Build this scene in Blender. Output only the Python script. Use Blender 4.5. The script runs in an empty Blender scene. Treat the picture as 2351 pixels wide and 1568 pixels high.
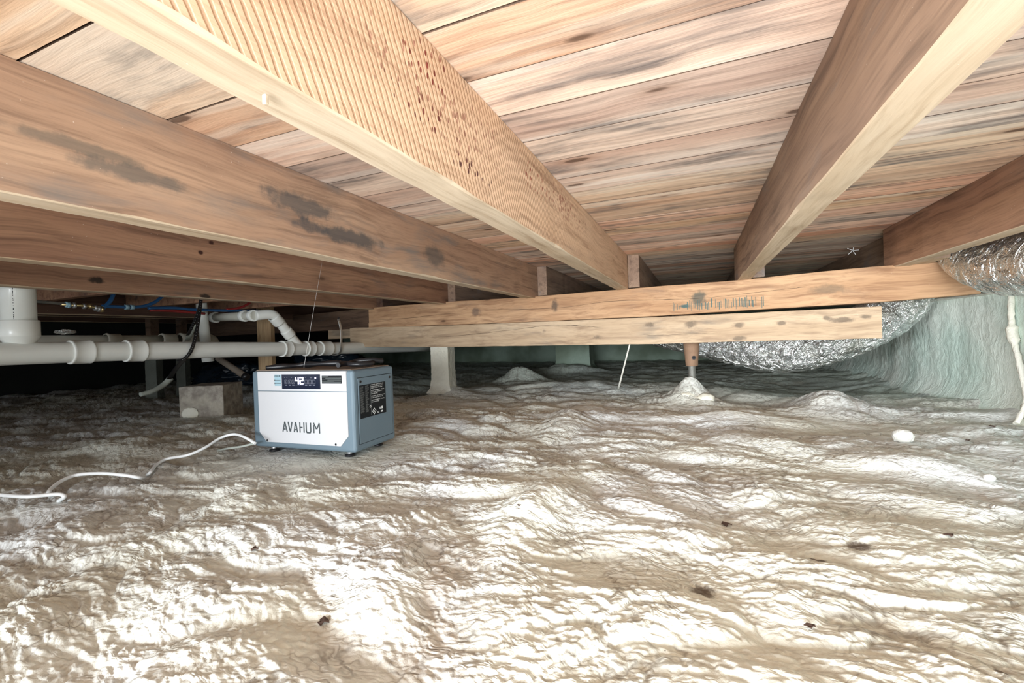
import bpy, bmesh, math, random
import numpy as np
from mathutils import Vector, Matrix, noise as mn
random.seed(7); rng = np.random.default_rng(7)
SC = bpy.context.scene; COL = SC.collection

# ---------------------------------------------------------------- camera
F_PX, CX, CY = 1033.95, 1175.5, 784.0
R = np.array([[0.92506762, 0.02857069, 0.37872631],
              [0.37816272, 0.02327155, -0.92544659],
              [-0.0352542, 0.99932084, 0.01072339]])      # rows: world axes in camera coordinates
cam = bpy.data.cameras.new('camera'); camo = bpy.data.objects.new('camera', cam); COL.objects.link(camo)
U_, _, V_ = np.linalg.svd(R); Rn = U_ @ V_
mw = Matrix.Identity(4)
for i in range(3):
    for j in range(3): mw[i][j] = Rn[i, j]
camo.matrix_world = mw
cam.sensor_width = 36.0; cam.lens = F_PX * 36.0 / 2351.0; cam.clip_start = 0.02; cam.clip_end = 100
SC.camera = camo
def ray(px, py): return R @ np.array([(px - CX) / F_PX, -(py - CY) / F_PX, -1.0])
def wz(px, py, z): d = ray(px, py); return Vector(d * z / d[2])     # measured picture point on a level plane
def wx(px, py, x): d = ray(px, py); return Vector(d * x / d[0])     # ... on a plane of known X
def wy(px, py, y): d = ray(px, py); return Vector(d * y / d[1])     # ... on a plane of known Y

# ---------------------------------------------------------------- light
SC.view_settings.view_transform = 'Standard'; SC.view_settings.look = 'None'
SC.view_settings.exposure = 0.10; SC.view_settings.gamma = 1.0; SC.view_settings.use_curve_mapping = False
W = bpy.data.worlds.new('world'); SC.world = W; W.use_nodes = True
W.node_tree.nodes['Background'].inputs[0].default_value = (0.86, 0.93, 1.0, 1)
W.node_tree.nodes['Background'].inputs[1].default_value = 1.6
def area(name, loc, target, sx, sy, power, col, spread=180):
    l = bpy.data.lights.new(name, 'AREA'); l.shape = 'RECTANGLE'; l.size = sx; l.size_y = sy
    l.energy = power; l.color = col; l.spread = math.radians(spread)
    o = bpy.data.objects.new(name, l); COL.objects.link(o); o.location = loc
    o.rotation_euler = (Vector(target) - Vector(loc)).to_track_quat('-Z', 'Y').to_euler()
    return o
area('rear_fill', (0.25, -3.9, 0.05), (0.35, 2.6, 0.0), 2.2, 0.7, 50, (0.92, 0.965, 1.0), 70)  # added soft light behind the view, evens near and far brightness
area('flash_lamp', (-0.08, -1.5, 0.38), (0.35, 2.6, -0.35), 0.5, 0.4, 9, (0.93, 0.965, 1.0), 150)
area('up_fill', (0.12, -0.80, -0.25), (0.15, 0.9, 0.45), 0.75, 0.35, 25, (0.90, 0.95, 1.0), 120)  # added uplight, brightens the ceiling and bounces onto the floor
area('side_fill', (-1.7, -1.6, 0.05), (1.2, 2.7, -0.1), 0.6, 0.3, 10, (0.93, 0.97, 1.0), 60)  # added fill from the left, brightens the right wall and joist faces

# ---------------------------------------------------------------- node helpers
class NT:
    def __init__(s, name):
        m = bpy.data.materials.new(name); m.use_nodes = True; s.m = m; s.t = m.node_tree; s.t.nodes.clear()
        s.out = s.t.nodes.new('ShaderNodeOutputMaterial'); s.b = s.t.nodes.new('ShaderNodeBsdfPrincipled')
        s.t.links.new(s.b.outputs[0], s.out.inputs[0])
    def n(s, typ, ins=None, **props):
        nd = s.t.nodes.new(typ)
        for k, v in props.items(): setattr(nd, k, v)
        for k, v in (ins or {}).items():
            if isinstance(v, bpy.types.NodeSocket): s.t.links.new(v, nd.inputs[k])
            else: nd.inputs[k].default_value = v
        return nd
    def math(s, op, a, b=0.0, c=0.0, clamp=False):
        return s.n('ShaderNodeMath', {0: a, 1: b, 2: c}, operation=op, use_clamp=clamp).outputs[0]
    def noise(s, vec, scale, detail=4, rough=0.55, w=None, dist=0.0):
        ins = {'Vector': vec, 'Scale': scale, 'Detail': detail, 'Roughness': rough, 'Distortion': dist}
        if w is not None: ins['W'] = w
        return s.n('ShaderNodeTexNoise', ins, noise_dimensions='4D' if w is not None else '3D').outputs['Fac']
    def vor(s, vec, scale, feature='F1', rnd=1.0):
        nd = s.n('ShaderNodeTexVoronoi', {'Vector': vec, 'Scale': scale, 'Randomness': rnd}, feature=feature)
        return nd.outputs['Distance']
    def scale(s, vec, v, add=(0, 0, 0)):
        a = s.n('ShaderNodeVectorMath', {0: vec, 1: v}, operation='MULTIPLY').outputs[0]
        return s.n('ShaderNodeVectorMath', {0: a, 1: add}, operation='ADD').outputs[0]
    def ramp(s, fac, a, b, clamp=True):
        return s.n('ShaderNodeMapRange', {0: fac, 1: a, 2: b, 3: 0.0, 4: 1.0}, interpolation_type='SMOOTHSTEP').outputs[0]
    def mix(s, f, a, b, mode='MIX'):
        nd = s.n('ShaderNodeMix', {}, data_type='RGBA', blend_type=mode)
        for k, v in ((0, f), (6, a), (7, b)):
            if isinstance(v, bpy.types.NodeSocket): s.t.links.new(v, nd.inputs[k])
            else: nd.inputs[k].default_value = v if k == 0 else (*v[:3], 1)
        return nd.outputs[2]
    def pos(s): return s.n('ShaderNodeNewGeometry').outputs['Position']
    def rnd(s): return s.n('ShaderNodeObjectInfo').outputs['Random']
    def bump(s, h, strength=0.3, dist=0.01, normal=None):
        ins = {'Height': h, 'Strength': strength, 'Distance': dist}
        if normal is not None: ins['Normal'] = normal
        return s.n('ShaderNodeBump', ins).outputs[0]
    def set(s, **kw):
        for k, v in kw.items():
            k = k.replace('_', ' ')
            if isinstance(v, bpy.types.NodeSocket): s.t.links.new(v, s.b.inputs[k])
            else: s.b.inputs[k].default_value = v
        return s.m

def plain(name, col, rough=0.5, metal=0.0, bump=0.0, bscale=200, mott=0.0, coat=0.0, spec=0.5):
    t = NT(name); p = t.pos()
    c = (*col, 1)
    if mott:
        f = t.noise(p, 14, 5)
        c = t.mix(f, tuple(x * (1 - mott) for x in col), tuple(min(1, x * (1 + mott)) for x in col))
    kw = dict(Base_Color=c, Roughness=rough, Metallic=metal)
    if bump: kw['Normal'] = t.bump(t.noise(p, bscale, 3), bump, 0.002)
    t.b.inputs['Coat Weight'].default_value = coat
    t.b.inputs['Specular IOR Level'].default_value = spec
    return t.set(**kw)

def wood(name, axis, *a, **k): return wood_(name, axis, *a, **k)
def wood_(name, axis, light, mid, dark, gray=0.5, graycol=(0.13, 0.12, 0.115), kerf=0.0, stains=(), specks=0.0, knots=1.0, kr=.055, gth=.54, ks=(2.3, 6.2), cream=0.0, bumps=0.35, vary=0.0, flecks=True):
    """axis: direction the board runs along. stains: (centre, radii, colour, strength)."""
    t = NT(name); p = t.pos(); r = t.math('MULTIPLY', t.rnd(), 37.0)
    def S(l, c): return (l, c, c) if axis == 'X' else ((c, l, c) if axis == 'Y' else (c, c, l))
    warp = t.n('ShaderNodeTexNoise', {'Vector': p, 'Scale': 3.2, 'Detail': 2.0, 'W': r}, noise_dimensions='4D').outputs['Color']
    pw = t.n('ShaderNodeVectorMath', {0: warp, 1: S(0.02, 0.05)}, operation='MULTIPLY').outputs[0]
    pw = t.n('ShaderNodeVectorMath', {0: pw, 1: p}, operation='ADD').outputs[0]
    g1 = t.noise(t.scale(pw, S(1.6, 42)), 1, 5, 0.62, r)
    g2 = t.noise(t.scale(pw, S(0.9, 11)), 1, 3, 0.5, r)
    g3 = t.noise(t.scale(pw, S(6, 160)), 1, 3, 0.6, r)
    c = t.mix(t.ramp(g2, 0.33, 0.67), mid, light)
    c = t.mix(t.math('MULTIPLY', t.ramp(g1, 0.45, 0.72), 0.75), c, dark)
    c = t.mix(t.math('MULTIPLY', t.ramp(g3, 0.42, 0.75), 0.35), c, dark)
    if cream:
        cm = t.ramp(t.noise(t.scale(pw, S(0.35, 13)), 1, 3, 0.5, t.math('ADD', r, 5.0)), 0.52, 0.60)
        c = t.mix(t.math('MULTIPLY', cm, cream), c, (0.88, 0.74, 0.60))
    if vary:
        v = t.n('ShaderNodeHueSaturation', {'Hue': t.math('ADD', 0.488, t.math('MULTIPLY', t.math('FRACT', t.math('MULTIPLY', r, 3.7)), 0.022)),
                'Saturation': t.math('ADD', 0.65, t.math('MULTIPLY', t.math('FRACT', t.math('MULTIPLY', r, 7.3)), 0.42)),
                'Value': t.math('ADD', 1 - vary, t.math('MULTIPLY', t.rnd(), vary * 1.7)), 'Color': c})
        c = v.outputs[0]
    if gray:
        gm = t.ramp(t.noise(t.scale(pw, S(2.6, 9)), 1, 5, 0.6, t.math('ADD', r, 11.0)), gth, gth + .17)
        gm = t.math('MULTIPLY', gm, t.ramp(g1, 0.2, 0.65))
        c = t.mix(t.math('MULTIPLY', gm, gray), c, graycol)
    if knots:
        kd = t.vor(t.scale(p, S(*ks), (r if False else 0.37, 0.71, 0.13)), 1.0)
        kn = t.math('SUBTRACT', 1.0, t.ramp(t.math('ADD', kd, t.math('MULTIPLY', g1, 0.05)), kr, kr + .045))
        halo = t.math('SUBTRACT', 1.0, t.ramp(t.math('ADD', kd, t.math('MULTIPLY', g2, 0.15)), kr + .03, kr + .26))
        c = t.mix(t.math('MULTIPLY', halo, 0.5 * knots), c, dark)
        c = t.mix(t.math('MULTIPLY', kn, 0.8 * knots), c, (0.10, 0.055, 0.035))
    h = g1
    if kerf:
        wv = t.n('ShaderNodeTexWave', {'Vector': t.scale(t.n('ShaderNodeVectorRotate', {'Vector': p, 'Axis': (1, 0, 0), 'Angle': math.radians(-27)}, rotation_type='AXIS_ANGLE').outputs[0], (1, 1, 1)),
                 'Scale': 27.0, 'Distortion': 1.6, 'Detail': 3.0, 'Detail Scale': 1.2}, bands_direction='Y').outputs['Fac']
        c = t.mix(t.math('MULTIPLY', t.ramp(wv, 0.62, 1.0), 0.42 * kerf), c, dark)
        h = t.math('ADD', h, t.math('MULTIPLY', t.ramp(wv, .5, 1.0), -0.30 * kerf))
    for (ctr, rad, col, st) in stains:
        d = t.n('ShaderNodeVectorMath', {0: p, 1: tuple(ctr)}, operation='SUBTRACT').outputs[0]
        d = t.n('ShaderNodeVectorMath', {0: d, 1: tuple(1 / x for x in rad)}, operation='MULTIPLY').outputs[0]
        ln = t.n('ShaderNodeVectorMath', {0: d}, operation='LENGTH').outputs['Value']
        nn = t.noise(p, 28, 4, 0.65)
        mk = t.math('SUBTRACT', 1.0, t.ramp(t.math('ADD', ln, t.math('MULTIPLY', nn, 1.3)), 1.05, 1.65))
        if st < 0:      # speckled
            vv = t.math('SUBTRACT', 1.0, t.ramp(t.math('ADD', t.vor(t.scale(p, (1, 1.1, .6)), 95), t.math('MULTIPLY', t.noise(p, 18, 2), 0.5)), 0.50, 0.58))
            mk = t.math('MULTIPLY', mk, vv); st = -st
        c = t.mix(t.math('MULTIPLY', mk, st), c, col)
    if specks:
        vv = t.math('ADD', t.vor(t.scale(p, (1, 0.8, 1)), 105), t.math('MULTIPLY', t.noise(p, 7, 3), 0.75))
        c = t.mix(t.math('MULTIPLY', t.math('SUBTRACT', 1.0, t.ramp(vv, 0.40, 0.50)), specks), c, (0.18, 0.045, 0.03))
    if flecks:
        fl = t.math('ADD', t.vor(p, 75), t.math('MULTIPLY', t.noise(p, 9, 2), 0.25))
        c = t.mix(t.math('MULTIPLY', t.math('SUBTRACT', 1.0, t.ramp(fl, 0.13, 0.18)), 0.45), c, (0.85, 0.78, 0.68))
    return t.set(Base_Color=c, Roughness=0.82, Normal=t.bump(h, bumps, 0.004), Specular_IOR_Level=0.25)

# ---------------------------------------------------------------- materials
R3 = lambda *a: tuple(a)
m_deck = wood('deck_wood', 'X', (0.88, 0.62, 0.43), (0.72, 0.44, 0.28), (0.32, 0.18, 0.115), gray=0.85, graycol=(.15,.135,.13), cream=0.6, vary=0.16, knots=1.0, kr=.11, gth=.49, ks=(3.4, 10.5), bumps=0.5)
m_joistA = wood('sawn_joist_wood', 'Y', (0.72, 0.50, 0.34), (0.60, 0.385, 0.24), (0.30, 0.17, 0.10), gray=0.25, kerf=1.0, knots=0.0,
    specks=0.0, flecks=False, bumps=0.6,
    stains=[((-.36, .585, .405), (.05, .085, .05), (0.20, .035, .025), -1.0), ((-.36, .56, .335), (.05, .13, .028), (0.11, .035, .03), -1.0), ((-.36, .72, .30), (.05, .12, .02), (0.09, .035, .03), -1.0), ((-.36, .66, .37), (.05, .3, .08), (0.2, .05, .035), -0.6), ((-.36, 1.07, .385), (.05, .14, .045), (0.25, .05, .03), -1.0), ((-.36, 1.4, .39), (.05, .3, .06), (0.22, .06, .04), -.8)])
m_joistC = wood('grey_stained_joist_wood', 'Y', (0.50, 0.33, 0.22), (0.38, 0.235, 0.155), (0.16, 0.095, 0.065), gray=0.8, gth=.50, graycol=(0.20, .185, .17), knots=0.4,
    stains=[((-.951, .90, .365), (.08, .15, .035), (.075, .078, .08), .75), ((-.951, 1.07, .315), (.08, .19, .03), (.065, .068, .07), .8), ((-.951, .93, .315), (.08, .08, .022), (.06, .065, .07), .6), ((-.951, .52, .325), (.05, .13, .02), (.11, .105, .095), .7), ((-.951, .44, .345), (.05, .12, .014), (.11, .105, .09), .6), ((-.951, 1.55, .33), (.05, .10, .05), (.09, .085, .08), .7)])
m_joist = wood('joist_wood', 'Y', (0.42, 0.24, 0.145), (0.30, 0.16, 0.10), (0.11, 0.058, 0.038), gray=0.5, knots=0.9,
    stains=[((-2.335, 1.10, .30), (.05, .035, .018), (.02, .017, .014), .9), ((-2.335, 1.56, .262), (.05, .04, .016), (.03, .025, .02), .9), ((-1.65, 1.13, .387), (.05, .012, .010), (.05, .02, .015), 1), ((-1.65, 1.088, .343), (.05, .012, .010), (.05, .02, .015), 1)])
m_joistB = wood('dark_streaked_joist_wood', 'Y', (0.40, 0.275, 0.19), (0.27, 0.18, 0.13), (0.12, 0.08, 0.06), gray=0.85, graycol=(0.22, .205, .195), knots=0.5)
m_under = wood('pale_underside_wood', 'Y', (0.66, 0.54, 0.40), (0.56, 0.42, 0.28), (0.33, 0.22, 0.13), gray=0.25, knots=0.6, flecks=True)  # paler wood on the joist undersides
m_girder = wood('girder_wood', 'X', (0.58, 0.37, 0.215), (0.45, 0.265, 0.145), (0.22, 0.11, 0.06), gray=0.35, knots=1.0,
    stains=[((-.82, 2.74, .19), (.035, .1, .05), (.09, .07, .055), .8), ((-1.4, 2.78, .18), (.05, .1, .04), (.14, .10, .08), .7), ((.60, 2.6, .175), (.10, .1, .03), (.17, .13, .09), .6), ((.02, 2.66, .17), (.05, .1, .06), (.05, .075, .07), .75), ((-.05, 2.66, .135), (.035, .1, .014), (.05, .11, .11), .9)])
m_girder2 = wood('pale_girder_wood', 'X', (0.58, 0.44, 0.30), (0.47, 0.34, 0.22), (0.26, 0.175, 0.115), gray=0.6, graycol=(.20, .18, .15), knots=0.6,
    stains=[(tuple(wy(1697,746,2.6)), (0.0348, .2, 0.0203), (.13,.10,.075), .75), (tuple(wy(1797,742,2.6)), (0.0261, .2, 0.0145), (.13,.10,.075), .75), (tuple(wy(1900,730,2.6)), (0.0232, .2, 0.0145), (.13,.10,.075), .75), (tuple(wy(1986,727,2.6)), (0.0319, .2, 0.0145), (.13,.10,.075), .75), (tuple(wy(1700,777,2.6)), (0.0464, .2, 0.0174), (.13,.10,.075), .75), (tuple(wy(1585,744,2.6)), (0.0406, .2, 0.0232), (.13,.10,.075), .75), (tuple(wy(1488,745,2.6)), (0.0406, .2, 0.0203), (.13,.10,.075), .75), (tuple(wy(1232,760,2.6)), (0.0232, .2, 0.0232), (.13,.10,.075), .75), (tuple(wy(1065,776,2.6)), (0.0290, .2, 0.0232), (.13,.10,.075), .75), (tuple(wy(1010,783,2.6)), (0.0348, .2, 0.0261), (.13,.10,.075), .75), (tuple(wy(1360,775,2.6)), (0.0522, .2, 0.0174), (.13,.10,.075), .75), (tuple(wy(1935,734,2.6)), (0.0638, .2, 0.0174), (.13,.10,.075), .75)])
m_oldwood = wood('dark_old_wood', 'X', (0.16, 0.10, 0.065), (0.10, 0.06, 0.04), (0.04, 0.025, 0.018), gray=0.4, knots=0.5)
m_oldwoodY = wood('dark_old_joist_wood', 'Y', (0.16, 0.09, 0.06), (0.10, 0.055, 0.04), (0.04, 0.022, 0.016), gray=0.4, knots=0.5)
m_stud = wood('stud_wood', 'Z', (0.62, 0.45, 0.27), (0.50, 0.34, 0.19), (0.25, 0.15, 0.08), gray=0.2, knots=1.0)
m_oldpole = plain('grey_old_pole', (0.20, 0.165, 0.13), 0.8, mott=.2)
m_pvc = plain('white_pvc', (0.88, 0.90, 0.86), 0.32, mott=0.05, coat=0.15)
m_pvc2 = plain('dusty_pvc', (0.55, 0.54, 0.47), 0.5, mott=0.12)
m_black = plain('black_plastic', (0.012, 0.012, 0.014), 0.38)
m_dot = plain('strap_hole_grey', (0.5, 0.5, 0.5), 0.5)
m_ink = plain('pipe_ink', (0.03, 0.03, 0.035), 0.6)
m_galv = plain('galvanised_steel', (0.62, 0.64, 0.65), 0.42, 0.85, bump=0.3, mott=0.15)
m_blue = plain('blue_pex', (0.02, 0.10, 0.26), 0.35)
m_red = plain('red_pex', (0.30, 0.03, 0.03), 0.35)
m_crimp = plain('crimp_ring_blue', (0.35, 0.55, 0.66), 0.35)
m_brass = plain('brass', (0.70, 0.55, 0.28), 0.3, 0.9)
m_rust = plain('primer_brown_steel', (0.26, 0.16, 0.10), 0.75, 0.1, bump=0.6, mott=0.3)
m_thread = plain('dusty_threaded_steel', (0.20, 0.20, 0.18), 0.6, 0.5, bump=0.8, mott=0.3)
m_cord = plain('white_cord_vinyl', (0.82, 0.85, 0.86), 0.35)
m_strapw = plain('dull_grey_vinyl', (0.42, 0.46, 0.42), 0.5)
m_case = plain('blue_grey_casing', (0.125, 0.18, 0.22), 0.45, bump=0.35, bscale=900)
m_panel = plain('white_panel', (0.56, 0.57, 0.59), 0.5)
m_screen = plain('black_glass', (0.008, 0.012, 0.03), 0.12)
m_top = plain('dusty_brown_top', (0.20, 0.155, 0.12), 0.8, mott=0.2)
m_lcd = NT('lit_digits'); m_lcd = m_lcd.set(Base_Color=(0.8, 0.8, 1, 1), Emission_Color=(0.72, 0.70, 1.0, 1), Emission_Strength=3.2)
m_icon = plain('icon_grey', (0.20, 0.21, 0.25), 0.5)
m_labelbk = plain('label_black', (0.012, 0.014, 0.016), 0.6, spec=0.15)
m_labelw = plain('label_white', (0.75, 0.78, 0.78), 0.5)
m_labelg = plain('label_grey', (0.14, 0.155, 0.155), 0.5)
m_sticker = plain('pale_blue_sticker', (0.30, 0.45, 0.52), 0.5)
m_dkblue = plain('logo_grey', (0.055, 0.07, 0.075), 0.5)
m_leaf = plain('dead_leaf', (0.055, 0.03, 0.02), 0.8)
m_web = plain('cobweb_silk', (0.8, 0.8, 0.78), 0.7)
m_rod = plain('cream_rod', (0.80, 0.78, 0.70), 0.5)
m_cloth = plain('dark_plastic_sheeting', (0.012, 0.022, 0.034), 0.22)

def foam_mat(name, base, base2, dirtc=(0.30, 0.20, 0.125), wall=False):
    t = NT(name); p = t.pos()
    q = t.scale(p, (1, 1, 1))
    big = t.noise(q, 1.7, 3)
    c = t.mix(t.ramp(big, 0.38, 0.64), base, base2)
    if not wall:    # mixes in a darker green towards the back
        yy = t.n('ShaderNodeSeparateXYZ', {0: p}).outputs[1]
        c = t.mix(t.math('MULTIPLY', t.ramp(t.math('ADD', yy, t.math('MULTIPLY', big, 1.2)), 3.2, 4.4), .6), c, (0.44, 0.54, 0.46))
    wsp = t.n('ShaderNodeTexNoise', {'Vector': p, 'Scale': 9.0, 'Detail': 3.0}).outputs['Color']
    pw = t.n('ShaderNodeVectorMath', {0: t.n('ShaderNodeVectorMath', {0: wsp, 1: (.13, .13, .13)}, operation='MULTIPLY').outputs[0], 1: p}, operation='ADD').outputs[0]
    v1 = t.n('ShaderNodeTexVoronoi', {'Vector': t.scale(pw, (0.62, 1.25, .8) if not wall else (1, 1.3, .35)), 'Scale': 44.0}, feature='SMOOTH_F1').outputs['Distance']
    v2 = t.vor(t.scale(pw, (0.65, 1.2, .8) if not wall else (1, 1, .6)), 118)
    fn = t.noise(p, 330, 3, 0.6)
    if not wall:
        dirt = t.n('ShaderNodeAttribute', attribute_name='dirt').outputs['Fac']
        crack_shade = t.n('ShaderNodeAttribute', attribute_name='crack_shade').outputs['Fac']
        dn = t.noise(q, 6.5, 5, 0.6)
        dm = t.ramp(t.math('ADD', dirt, t.math('MULTIPLY', t.math('SUBTRACT', dn, 0.5), 1.1)), 0.66, 1.25)
        c = t.mix(t.math('MULTIPLY', dm, 0.54), c, dirtc)
        c = t.mix(t.math('MULTIPLY', t.ramp(crack_shade, 0.25, 1.0), 0.55), c, (0.15, 0.11, 0.08))  # creases darkened, dirt and painted shade together
        ck = t.ramp(v1, 0.55, 0.85)
        gate = t.ramp(t.noise(q, 7, 3), .40, .60)
        for sc_, wd, st_ in ((17, .05, .34), (40, .08, .5)):
            e_ = t.n('ShaderNodeTexVoronoi', {'Vector': t.scale(pw, (0.55, 1.25, .8)), 'Scale': float(sc_)}, feature='DISTANCE_TO_EDGE').outputs['Distance']
            ln_ = t.math('SUBTRACT', 1.0, t.ramp(e_, 0.0, wd))
            c = t.mix(t.math('MULTIPLY', t.math('MULTIPLY', ln_, gate), st_), c, (0.12, 0.09, 0.065))  # thin crease lines, dirt with shade painted in
        c = t.mix(t.math('MULTIPLY', ck, 0.16), c, (0.25, 0.19, 0.14))  # softer painted shade between the small foam cells
        for (ctr, rad) in DIRT_SPOTS:
            d = t.n('ShaderNodeVectorMath', {0: p, 1: (*ctr[:2], 0)}, operation='SUBTRACT').outputs[0]
            d = t.n('ShaderNodeVectorMath', {0: d, 1: (1 / rad, 1 / rad, 0)}, operation='MULTIPLY').outputs[0]
            ln = t.n('ShaderNodeVectorMath', {0: d}, operation='LENGTH').outputs['Value']
            mk = t.math('SUBTRACT', 1.0, t.ramp(t.math('ADD', ln, t.math('MULTIPLY', t.noise(p, 60, 4, .7), 1.4)), 1.2, 1.75))
            c = t.mix(t.math('MULTIPLY', mk, .85), c, (0.075, 0.045, 0.028))
        peb = t.math('ADD', t.vor(p, 60), t.math('MULTIPLY', t.noise(p, 5, 2), .55))
        c = t.mix(t.math('SUBTRACT', 1.0, t.ramp(peb, 0.235, 0.26)), c, (0.05, 0.03, 0.02))
    h = t.math('ADD', t.math('MULTIPLY', v1, -1.0), t.math('MULTIPLY', v2, -0.45))
    h = t.math('ADD', h, t.math('MULTIPLY', fn, 0.22))
    return t.set(Base_Color=c, Roughness=0.62, Specular_IOR_Level=0.3, Normal=t.bump(h, 0.55 if not wall else .4, 0.007))
DIRT_SPOTS = [(wz(1612, 1343, -.40), .022), (wz(1885, 1285, -.40), .02), (wz(1975, 1255, -.4), .022), (wz(2300, 1550, -.4), .008)]
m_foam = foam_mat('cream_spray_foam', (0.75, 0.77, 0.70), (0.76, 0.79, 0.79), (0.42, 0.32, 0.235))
m_foamw = foam_mat('pale_green_spray_foam', (0.66, 0.80, 0.72), (0.84, 0.90, 0.82), wall=True)
m_foamc = foam_mat('clean_spray_foam', (0.72, 0.70, 0.59), (0.76, 0.75, 0.67), wall=True)
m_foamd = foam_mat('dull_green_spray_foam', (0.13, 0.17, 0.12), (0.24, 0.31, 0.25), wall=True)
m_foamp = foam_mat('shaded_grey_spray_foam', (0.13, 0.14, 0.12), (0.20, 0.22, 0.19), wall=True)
m_ball = foam_mat('foam_ball_skin', (0.60, 0.60, 0.54), (0.64, 0.64, 0.60), wall=True)
m_dark = plain('painted_shade_black', (0.02, 0.022, 0.02), 0.9)  # near-black stands for shade on the far left and above plank gaps

def foil_mat():
    t = NT('crinkled_foil'); p = t.pos()
    w = t.n('ShaderNodeTexNoise', {'Vector': p, 'Scale': 14.0, 'Detail': 4.0}).outputs['Color']
    pw = t.n('ShaderNodeVectorMath', {0: t.n('ShaderNodeVectorMath', {0: w, 1: (.12, .12, .12)}, operation='MULTIPLY').outputs[0], 1: p}, operation='ADD').outputs[0]
    v = t.vor(pw, 17); f = t.noise(pw, 22, 4, .65)
    dust = t.ramp(t.noise(p, 5, 4), .48, .70)
    c = t.mix(dust, (0.90, 0.92, 0.92), (0.62, 0.61, 0.54))
    h = t.math('ADD', v, t.math('MULTIPLY', f, 1.2))
    return t.set(Base_Color=c, Metallic=0.92, Roughness=t.math('ADD', 0.18, t.math('MULTIPLY', dust, 0.32)), Normal=t.bump(h, 1.0, 0.03))
m_foil = foil_mat()
def block_mat():
    t = NT('weathered_concrete'); p = t.pos()
    a = t.noise(p, 22, 6, .65); b = t.noise(p, 7, 3)
    c = t.mix(t.ramp(a, .35, .7), (0.24, 0.215, 0.185), (0.48, 0.44, 0.38))
    c = t.mix(t.math('MULTIPLY', t.ramp(b, .5, .65), .5), c, (0.50, 0.46, 0.38))
    return t.set(Base_Color=c, Roughness=.9, Normal=t.bump(a, .5, .006))
m_block = block_mat()

# ---------------------------------------------------------------- object helpers
def link(name, me, mats, parent=None, loc=None):
    o = bpy.data.objects.new(name, me); COL.objects.link(o)
    for m in (mats if isinstance(mats, (list, tuple)) else [mats]): me.materials.append(m)
    if parent is not None: o.parent = parent
    if loc is not None: o.location = loc
    return o
def tag(o, label=None, cat=None, group=None, kind=None):
    for k, v in (('label', label), ('category', cat), ('group', group), ('kind', kind)):
        if v: o[k] = v
    return o
def empty(name, loc, rz=0.0):
    o = bpy.data.objects.new(name, None); COL.objects.link(o); o.location = loc; o.rotation_euler = (0, 0, rz)
    o.empty_display_size = 0.05
    return o
def smooth(me):
    for pl in me.polygons: pl.use_smooth = True
def part(name, me, mats, parent, wloc=None):
    """child whose mesh is in world coordinates around wloc; parent at parent.location without rotation"""
    o = link(name, me, mats, parent)
    o.location = Vector(wloc or (0, 0, 0)) - parent.location
    return o
def bm_mesh(bm, name='m'):
    me = bpy.data.meshes.new(name); bm.to_mesh(me); bm.free(); return me
def box_bm(bm, c, s, bevel=0.0, rot=None, seg=2):
    r = bmesh.ops.create_cube(bm, size=1.0)
    vs = r['verts']
    bmesh.ops.scale(bm, vec=s, verts=vs)
    if bevel:
        es = list({e for v in vs for e in v.link_edges})
        rr = bmesh.ops.bevel(bm, geom=es, offset=bevel, segments=seg, affect='EDGES', profile=0.5)
        vs = list({v for f in rr['faces'] for v in f.verts} | set(v for v in vs if v.is_valid))
    if rot is not None: bmesh.ops.rotate(bm, cent=(0, 0, 0), matrix=rot, verts=vs)
    bmesh.ops.translate(bm, vec=c, verts=vs)
    return vs
def box_me(c, s, bevel=0.0, rot=None, seg=2):
    bm = bmesh.new(); box_bm(bm, c, s, bevel, rot, seg); return bm_mesh(bm)
def frames(pts):
    pts = [Vector(p) for p in pts]; n = len(pts); T = []
    for i in range(n):
        a = pts[max(0, i - 1)]; b = pts[min(n - 1, i + 1)]; T.append((b - a).normalized())
    up = Vector((0, 0, 1)) if abs(T[0].z) < .9 else Vector((1, 0, 0))
    N = [(up - T[0] * up.dot(T[0])).normalized()]
    for i in range(1, n):
        v = N[-1] - T[i] * N[-1].dot(T[i]); N.append(v.normalized())
    return pts, T, N
def spline(pts, k=8):
    P = [Vector(p) for p in pts]; P = [P[0] * 2 - P[1]] + P + [P[-1] * 2 - P[-2]]; out = []
    for i in range(1, len(P) - 2):
        for j in range(k):
            t = j / k; a, b, c, d = P[i - 1:i + 3]
            out.append(0.5 * ((2 * b) + (c - a) * t + (2 * a - 5 * b + 4 * c - d) * t * t + (3 * b - a - 3 * c + d) * t ** 3))
    out.append(P[-2]); return out
def tube(pts, rad, seg=12, cap=True, fn=None, org=(0, 0, 0), flat=None):
    """sweep; rad number or list; fn(i, a)->radius factor; flat=(half width, half thickness) for straps"""
    pts, T, N = frames(pts); vs = []; fs = []; org = Vector(org)
    for i, (p, t, n) in enumerate(zip(pts, T, N)):
        b = t.cross(n); r = rad[i] if isinstance(rad, (list, tuple)) else rad
        for k in range(seg):
            a = 2 * math.pi * k / seg; q = r * (fn(i, a) if fn else 1)
            if flat: vs.append(p + n * (flat[1] * math.cos(a)) + b * (flat[0] * math.sin(a)) - org)
            else: vs.append(p + n * (q * math.cos(a)) + b * (q * math.sin(a)) - org)
    m = len(pts)
    for i in range(m - 1):
        for k in range(seg):
            k2 = (k + 1) % seg
            fs.append((i * seg + k, i * seg + k2, (i + 1) * seg + k2, (i + 1) * seg + k))
    if cap: fs.append(tuple(range(seg - 1, -1, -1))); fs.append(tuple((m - 1) * seg + k for k in range(seg)))
    me = bpy.data.meshes.new('tube'); me.from_pydata([tuple(v) for v in vs], [], fs); me.update(); smooth(me)
    for pl in me.polygons[-2:] if cap else []: pl.use_smooth = False
    return me
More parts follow.
